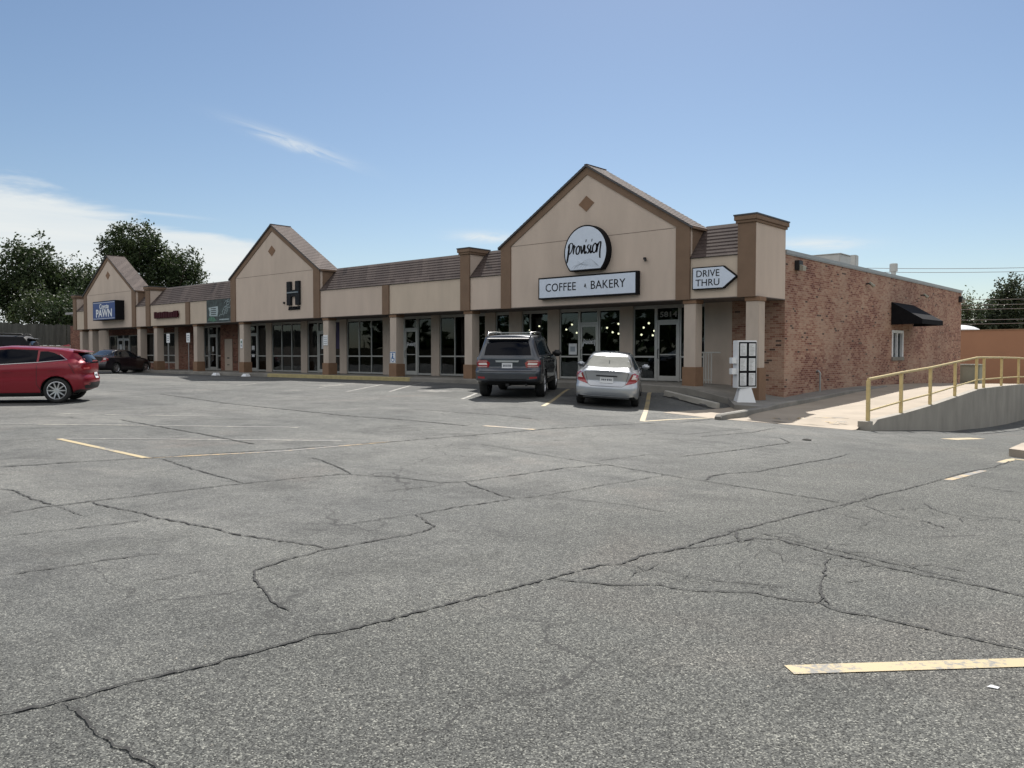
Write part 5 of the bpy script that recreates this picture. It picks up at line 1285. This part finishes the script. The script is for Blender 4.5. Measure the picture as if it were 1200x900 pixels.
# --- grey full size sport utility vehicle, and a black one built the same way
def big_suv(label,pm,roofmat,railm='chrome'):
    sp=dict(paint=pm,wb=3.07,tyre=.40,tw=.275,rimr=.27,spokes=6,W=1.01,sig=.045,gap=.06,
     keys=[(-1.12,.52,1.16,1.60,.945,.70),(-1.06,.46,1.22,1.80,.97,.71),(-.96,.42,1.24,1.855,.99,.72),(-.5,.40,1.24,1.875,1.005,.73),(.6,.38,1.22,1.89,1.01,.74),(1.6,.38,1.20,1.875,1.01,.74),(2.1,.38,1.19,1.80,1.01,.73),(2.65,.38,1.18,1.34,1.005,.80),(3.0,.40,1.16,1.22,1.0,.84),(3.6,.44,1.10,1.17,.98,.82),(3.9,.50,1.0,1.10,.90,.76)],
     rear=[(0,.12),(.45,.08),(.55,-.07),(.80,-.09),(.86,-.05),(.90,.03),(1.2,.04),(1.5,.12),(1.8,.24)],front=[(0,.1),(.5,0),(.9,0),(1.1,.12)],bulge=(.17,.25),low=0,
     side_glass=[('q',[(-.78,1.29),(.0,1.285),(.0,1.70),(-.60,1.70)]),('r',[(.06,1.285),(.98,1.275),(.98,1.72),(.06,1.705)]),('f',[(1.04,1.275),(2.3,1.26),(1.85,1.69),(1.04,1.725)])],
     rear_glass=[(-.70,1.285),(.70,1.285),(.665,1.50),(.60,1.70),(-.60,1.70),(-.665,1.50)],
     wind=[(-.76,1.30),(.76,1.30),(.66,1.76),(-.66,1.76)],
     lines=[[(.03,1.28),(.08,.9),(.33,.62)],[(1.01,1.27),(1.01,.55)],[(2.2,1.25),(2.25,.8),(2.3,.5)]],handles=[(.3,1.08),(1.2,1.06)],handle_mat=M['chrome'],
     headlamp=[(.5,.92),(.9,.92),(.9,1.05),(.5,1.03)],grille=[(-.42,.62),(.42,.62),(.5,1.05),(-.5,1.05)])
    e=empty('sport_utility_vehicle',label,'car')
    body,bv,W=car_body(sp); body.parent=e
    cabin_common(e,bv,sp,glassM)
    for s in (1,-1):
        t=drape(bv,[(s*a,b) for a,b in [(.56,.93),(.90,.935),(.965,1.02),(.95,1.14),(.62,1.145),(.52,1.06)]],'rear',M['lampred'],'tail_light',e,off=.008)
        q=[(.60,1.0),(.86,1.0),(.88,1.06),(.62,1.07)]
        drape(bv,[(s*a,b) for a,b in q],'rear',M['lampwhite'],'lamp_insert',t,off=.012)
        for z in (.955,1.115): strip(bv,[(s*.60,z),(s*.90,z)],.012,'rear',M['lampwhite'],'lamp_outline',t,off=.012)
        drape(bv,[(s*a,b) for a,b in [(.66,.60),(.88,.61),(.88,.67),(.66,.66)]],'rear',M['lampred'],'reflector',e,off=.008)
        mirror(e,2.12,s*W*.97,1.28,M['black'],s,1.25)
        # roof rail
        m=MB(); yy=s*.64
        m.tube([(-.72,yy,1.86),(-.62,yy,1.945),(.4,yy,1.965),(1.45,yy,1.95),(1.6,yy,1.87)],.022,M[railm],8); m.box(.38,.44,yy-.015,yy+.015,1.86,1.95,M['black']); m.build('roof_rail',e,True)
        strip(bv,[(.4,.46),(2.6,.46)],.13,'side',M['black'],'side_step',e,off=.03,side=s)
        strip(bv,[(-.80,1.262),(2.3,1.235)],.018,'side',M['chrome'],'window_trim',e,off=.006,side=s)
    m=MB(); m.box(-.5,-.44,-.64,.64,1.935,1.965,M[railm],b=.008); m.box(1.2,1.26,-.64,.64,1.935,1.965,M[railm],b=.008); m.build('cross_bar',e)
    # tailgate details
    m=drape(bv,[(-.33,1.085),(.33,1.085),(.35,1.14),(-.35,1.135)],'rear',M['chrome'],'tailgate_bar',e,off=.03)
    strip(bv,[(-.60,.915),(.60,.915)],.012,'rear',M['black'],'tailgate_seam',e,off=.004)
    drape(bv,[(-.86,.815),(.86,.815),(.84,.875),(-.84,.875)],'rear',pm,'bumper_step',e,off=.03)
    drape(bv,[(-.62,.50),(.62,.50),(.58,.60),(-.58,.60)],'rear',M['black'],'lower_bumper',e,off=.008)
    plate_part(bv,e,0,.985,.31,.16)
    # lower rear: exhaust and hitch, rear axle
    m=MB(); m.tube([(-1.05,-.55,.42),(-.7,-.55,.42)],.04,M['black']); m.box(-1.1,-.5,-.05,.05,.38,.46,M['black']); m.build('exhaust_pipe',e)
    m=MB(); m.tube([(0,-.8,.4),(0,.8,.4)],.06,M['black']); m.box(-.9,3.5,-.6,.6,.42,.5,M['black']); m.build('chassis',e)
    m=MB(); m.prism([(-.84,1.80),(-.99,1.775),(-.98,1.752),(-.8,1.765)],-.62,.62,roofmat,axis='y'); fixn(m.build('roof_spoiler',e))
    return e,sp
# --- saloons
def saloon(label,pm,gm,red,silver=True):
    sp=dict(paint=pm,rear_mat=glareG if silver else clearG,wb=2.67,tyre=.318,tw=.205,rimr=.215,spokes=7,W=.876,sig=.05,gap=.05,
     keys=[(-1.02,.36,.86,.99,.80,.66),(-.97,.31,.90,1.035,.825,.66),(-.85,.26,.935,1.055,.84,.655),(-.55,.22,.95,1.075,.86,.63),(-.42,.2,.955,1.12,.866,.60),(.25,.18,.955,1.40,.875,.565),(.6,.17,.95,1.43,.876,.575),(1.15,.17,.94,1.435,.876,.58),(1.5,.17,.93,1.395,.876,.575),(2.35,.17,.91,1.0,.874,.66),(2.6,.18,.88,.94,.872,.70),(3.1,.2,.79,.84,.85,.70),(3.45,.24,.64,.70,.78,.64)],
     rear=[(0,.14),(.2,.10),(.3,.0),(.45,-.05),(.58,-.055),(.66,-.01),(.74,.045),(.95,.0),(1.03,-.03),(1.2,0)],front=[(0,.1),(.35,0),(.6,0),(.8,.1)],bulge=(.26,.35),
     side_glass=[('r',[(-.22,1.03),(.62,1.0),(.62,1.345),(.35,1.335),(.08,1.21)]),('f',[(.67,1.0),(1.98,.965),(1.5,1.25),(1.28,1.345),(.67,1.352)])],
     rear_glass=[(-.62,1.09),(.62,1.09),(.55,1.24),(.47,1.345),(-.47,1.345),(-.55,1.24)],
     wind=[(-.62,1.0),(.62,1.0),(.52,1.36),(-.52,1.36)],
     lines=[[(.645,1.0),(.66,.6),(.5,.3)],[(1.72,.97),(1.7,.6),(1.72,.26)]],handles=[(.35,.86),(1.35,.83)],
     headlamp=[(.48,.62),(.76,.64),(.74,.74),(.48,.7)],grille=[(-.4,.3),(.4,.3),(.44,.55),(-.44,.55)])
    e=empty('saloon_car',label,'car')
    body,bv,W=car_body(sp); body.parent=e
    cabin_common(e,bv,sp,gm)
    for s in (1,-1):
        t=drape(bv,[(s*a,b) for a,b in [(.50,.655),(.76,.715),(.835,.80),(.80,.975),(.66,.96),(.60,.82)]],'rear',red,'tail_light',e,off=.008,step=.05)
        drape(bv,[(s*a,b) for a,b in [(.64,.81),(.77,.82),(.765,.915),(.69,.925)]],'rear',M['lampwhite'],'lamp_insert',t,off=.013,step=.05)
        mirror(e,1.83,s*W*.94,.99,pm,s,.9)
        strip(bv,[(s*.62,1.10),(s*.545,1.265),(s*.47,1.35)],.03,'rear',M['black'],'glass_edge',e,off=.004)
    strip(bv,[(-.47,1.352),(.47,1.352)],.016,'rear',M['black'],'glass_edge',e,off=.004)
    # boot lid seams and plate recess
    strip(bv,[(-.58,.98),(-.5,.66),(-.42,.61),(.42,.61),(.5,.66),(.58,.98)],.010,'rear',M['black'],'boot_seam',e,off=.003)
    strip(bv,[(-.28,.885),(.28,.885)],.03,'rear',M['black'] if silver else M['chrome'],'plate_garnish',e,off=.02)
    plate_part(bv,e,0,.775,.36,.17)
    strip(bv,[(-.62,.33),(.62,.33)],.10,'rear',M['black'] if not silver else pm,'lower_bumper',e,off=.012)
    m=MB(); m.tube([(.02,0,1.43),(-.06,0,1.46)],.012,M['black']); m.build('aerial',e)
    return e,sp
HB=YAW+R_(90)      # the red car points left across the view
e,sp=red_hatch(); place(e,(-11.70,-15.90),(0,sp['W']-.03),YAW+R_(104)) 
STALL=R_(122)
e,sp=big_suv('dark grey full size utility vehicle with chrome roof rails parked beside the silver saloon',paint_mat('slate grey metallic paint',(.045,.052,.064,1),.5,.35),M['black'])
place(e,(-6.22,-5.53),(0,sp['W']-.15),STALL)
e,sp=saloon('silver saloon parked nose in between the dark grey vehicle and the wheel stop',paint_mat('silver metallic paint',(.40,.425,.46,1),.55,.3),clearG,M['lampred'])
place(e,((-2.31-1.68)/2,(-5.75-4.37)/2),(0,0),R_(121))
e,sp=saloon('black saloon parked below the pawn shop sign at the left end of the strip',paint_mat('black car paint',(.012,.008,.014,1),.3,.3),clearG,M['lampred'],False)
place(e,(-39.33,-2.76),(0,-(sp['W']-.1)),R_(118))
e,sp=big_suv('black boxy vehicle whose roof shows above the red hatchback at the left edge',simple('dull black paint',(.008,.008,.01),.6,spec=.15),M['black'],'black')
q=at(-18.5,32); place(e,(q.x,q.y),(-1,0),YAW+R_(108))

# ------------------------------------------------------------------ camera, sun, sky
cam=bpy.data.cameras.new('camera'); co=bpy.data.objects.new('camera',cam); col.objects.link(co)
cam.sensor_width=36; cam.lens=36*962/1200; cam.clip_end=3000; cam.clip_start=.05
co.location=CAM; pitch=math.atan(34.5/962)
co.rotation_euler=(R_(90)-pitch,0,YAW-R_(90))
scene.camera=co
SD=Vector((-.46,.79,1.0)).normalized(); elev=math.asin(SD.z)
sl=bpy.data.lights.new('sun','SUN'); so=bpy.data.objects.new('sun',sl); col.objects.link(so)
sl.energy=5.0; sl.angle=R_(.53); sl.color=(1,.955,.89)
so.rotation_euler=SD.to_track_quat('Z','Y').to_euler(); so.location=(0,0,60)
w=bpy.data.worlds.new('World'); scene.world=w; w.use_nodes=True; nt=w.node_tree
bg=nt.nodes['Background']; out=nt.nodes['World Output']
sky=N(nt,'ShaderNodeTexSky'); sky.sky_type='NISHITA'; sky.sun_disc=False; sky.sun_elevation=elev; sky.sun_rotation=math.atan2(SD.x,SD.y)
sky.air_density=1.0; sky.dust_density=.32; sky.ozone_density=2.2; sky.altitude=0
L(nt,sky.outputs[0],bg.inputs['Color']); bg.inputs['Strength'].default_value=.062
tc=N(nt,'ShaderNodeTexCoord'); sp_=N(nt,'ShaderNodeSeparateXYZ'); L(nt,tc.outputs['Generated'],sp_.inputs[0])
az=math_(nt,'MULTIPLY',math_(nt,'ARCTAN2',sp_.outputs[1],sp_.outputs[0]),57.2958)
A_=math_(nt,'SUBTRACT',az,131.4)
el=math_(nt,'MULTIPLY',math_(nt,'ARCSINE',sp_.outputs[2]),57.2958)
cv=N(nt,'ShaderNodeCombineXYZ'); L(nt,math_(nt,'MULTIPLY',A_,.10),cv.inputs[0]); L(nt,math_(nt,'MULTIPLY',el,.42),cv.inputs[1])
nz=N(nt,'ShaderNodeTexNoise',i_Scale=1.0,i_Detail=9.0,i_Roughness=.58,i_Distortion=.5); L(nt,cv.outputs[0],nz.inputs['Vector'])
d_=math_(nt,'SUBTRACT',33.5,A_)
B_=math_(nt,'SUBTRACT',10.3,math_(nt,'MULTIPLY',math_(nt,'MULTIPLY',d_,d_),.0122))
t_=math_(nt,'ADD',math_(nt,'SUBTRACT',B_,el),math_(nt,'MULTIPLY',math_(nt,'SUBTRACT',nz.outputs['Fac'],.5),4.5))
mr=N(nt,'ShaderNodeMapRange',interpolation_type='SMOOTHSTEP'); L(nt,t_,mr.inputs['Value']); mr.inputs['From Min'].default_value=-.2; mr.inputs['From Max'].default_value=.9
inner=N(nt,'ShaderNodeMapRange'); cv2=N(nt,'ShaderNodeCombineXYZ'); L(nt,math_(nt,'MULTIPLY',A_,.06),cv2.inputs[0]); L(nt,math_(nt,'MULTIPLY',el,.9),cv2.inputs[1])
nz2=N(nt,'ShaderNodeTexNoise',i_Scale=1.0,i_Detail=7.0,i_Roughness=.6); L(nt,cv2.outputs[0],nz2.inputs['Vector'])
L(nt,nz2.outputs['Fac'],inner.inputs['Value']); inner.inputs['From Min'].default_value=.3; inner.inputs['From Max'].default_value=.6; inner.inputs['To Min'].default_value=.8
mask=math_(nt,'MULTIPLY',mr.outputs[0],inner.outputs[0])
def wisp(a0,e0,sa,se,slope,k,cut,strx=.25):
    da=math_(nt,'SUBTRACT',A_,a0); de=math_(nt,'SUBTRACT',math_(nt,'SUBTRACT',el,e0),math_(nt,'MULTIPLY',da,slope))
    wv=N(nt,'ShaderNodeTexNoise',i_Scale=1.0,i_Detail=6.0,i_Roughness=.62,i_Distortion=.8); c_=N(nt,'ShaderNodeCombineXYZ'); L(nt,math_(nt,'MULTIPLY',da,strx),c_.inputs[0]); L(nt,math_(nt,'MULTIPLY',de,1.5),c_.inputs[1]); c_.inputs[2].default_value=a0; L(nt,c_.outputs[0],wv.inputs['Vector'])
    de=math_(nt,'ADD',de,math_(nt,'MULTIPLY',math_(nt,'SUBTRACT',wv.outputs['Fac'],.5),1.1*se*2))
    q=math_(nt,'ADD',math_(nt,'POWER',math_(nt,'DIVIDE',da,sa),2.0),math_(nt,'POWER',math_(nt,'DIVIDE',de,se),2.0))
    g=math_(nt,'EXPONENT',math_(nt,'MULTIPLY',q,-1.0))
    n2=N(nt,'ShaderNodeMapRange'); L(nt,wv.outputs['Fac'],n2.inputs['Value']); n2.inputs['From Min'].default_value=cut; n2.inputs['From Max'].default_value=cut+.25
    return math_(nt,'MULTIPLY',math_(nt,'MULTIPLY',g,n2.outputs[0]),k)
for a in ((14.7,13.85,3.1,.38,.28,.58,.32,.3),(1.9,8.1,2.0,.33,.03,.8,.3,.3),(-20.3,7.2,2.6,.38,.03,.75,.3,.3),(23.0,8.9,2.2,.10,.04,.35,.3,.2),(-5,5.2,3.2,.35,.02,.35,.3,.3)):
    mask=math_(nt,'MAXIMUM',mask,wisp(*a))
cl=N(nt,'ShaderNodeBackground'); cl.inputs['Color'].default_value=(.90,.94,.94,1); cl.inputs['Strength'].default_value=.60
mx=N(nt,'ShaderNodeMixShader'); L(nt,mask,mx.inputs[0]); L(nt,bg.outputs[0],mx.inputs[1]); L(nt,cl.outputs[0],mx.inputs[2]); 
# unseen cloud cover added behind the camera to brighten the shaded facade
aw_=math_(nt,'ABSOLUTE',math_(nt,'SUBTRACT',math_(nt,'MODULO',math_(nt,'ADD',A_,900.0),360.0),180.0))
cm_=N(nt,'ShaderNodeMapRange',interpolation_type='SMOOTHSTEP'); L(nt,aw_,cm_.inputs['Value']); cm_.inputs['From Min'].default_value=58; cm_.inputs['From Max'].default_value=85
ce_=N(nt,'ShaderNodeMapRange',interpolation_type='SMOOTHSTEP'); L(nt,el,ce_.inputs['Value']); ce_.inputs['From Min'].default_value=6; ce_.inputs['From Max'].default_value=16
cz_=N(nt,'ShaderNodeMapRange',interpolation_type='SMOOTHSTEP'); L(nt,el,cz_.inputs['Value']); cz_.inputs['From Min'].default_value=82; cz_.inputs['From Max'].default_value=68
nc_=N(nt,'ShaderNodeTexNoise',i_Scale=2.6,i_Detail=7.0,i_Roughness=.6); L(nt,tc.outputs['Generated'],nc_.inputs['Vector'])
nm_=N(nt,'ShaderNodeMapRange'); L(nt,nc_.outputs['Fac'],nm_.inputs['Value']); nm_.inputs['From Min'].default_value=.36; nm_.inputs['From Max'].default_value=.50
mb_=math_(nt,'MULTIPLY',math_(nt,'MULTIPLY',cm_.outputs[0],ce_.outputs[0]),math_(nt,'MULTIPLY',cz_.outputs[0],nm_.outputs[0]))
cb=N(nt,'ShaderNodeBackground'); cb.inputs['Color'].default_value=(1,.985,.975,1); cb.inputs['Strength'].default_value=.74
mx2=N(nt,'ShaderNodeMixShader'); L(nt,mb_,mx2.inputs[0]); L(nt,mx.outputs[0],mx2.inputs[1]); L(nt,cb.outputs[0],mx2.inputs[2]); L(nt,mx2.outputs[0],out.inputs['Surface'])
vs=scene.view_settings; vs.view_transform='Standard'; vs.look='None'; vs.gamma=1.0; vs.exposure=0.6; vs.use_curve_mapping=False
scene.render.engine='CYCLES'
scene.cycles.max_bounces=8; scene.cycles.transparent_max_bounces=12; scene.cycles.caustics_reflective=False; scene.cycles.caustics_refractive=False
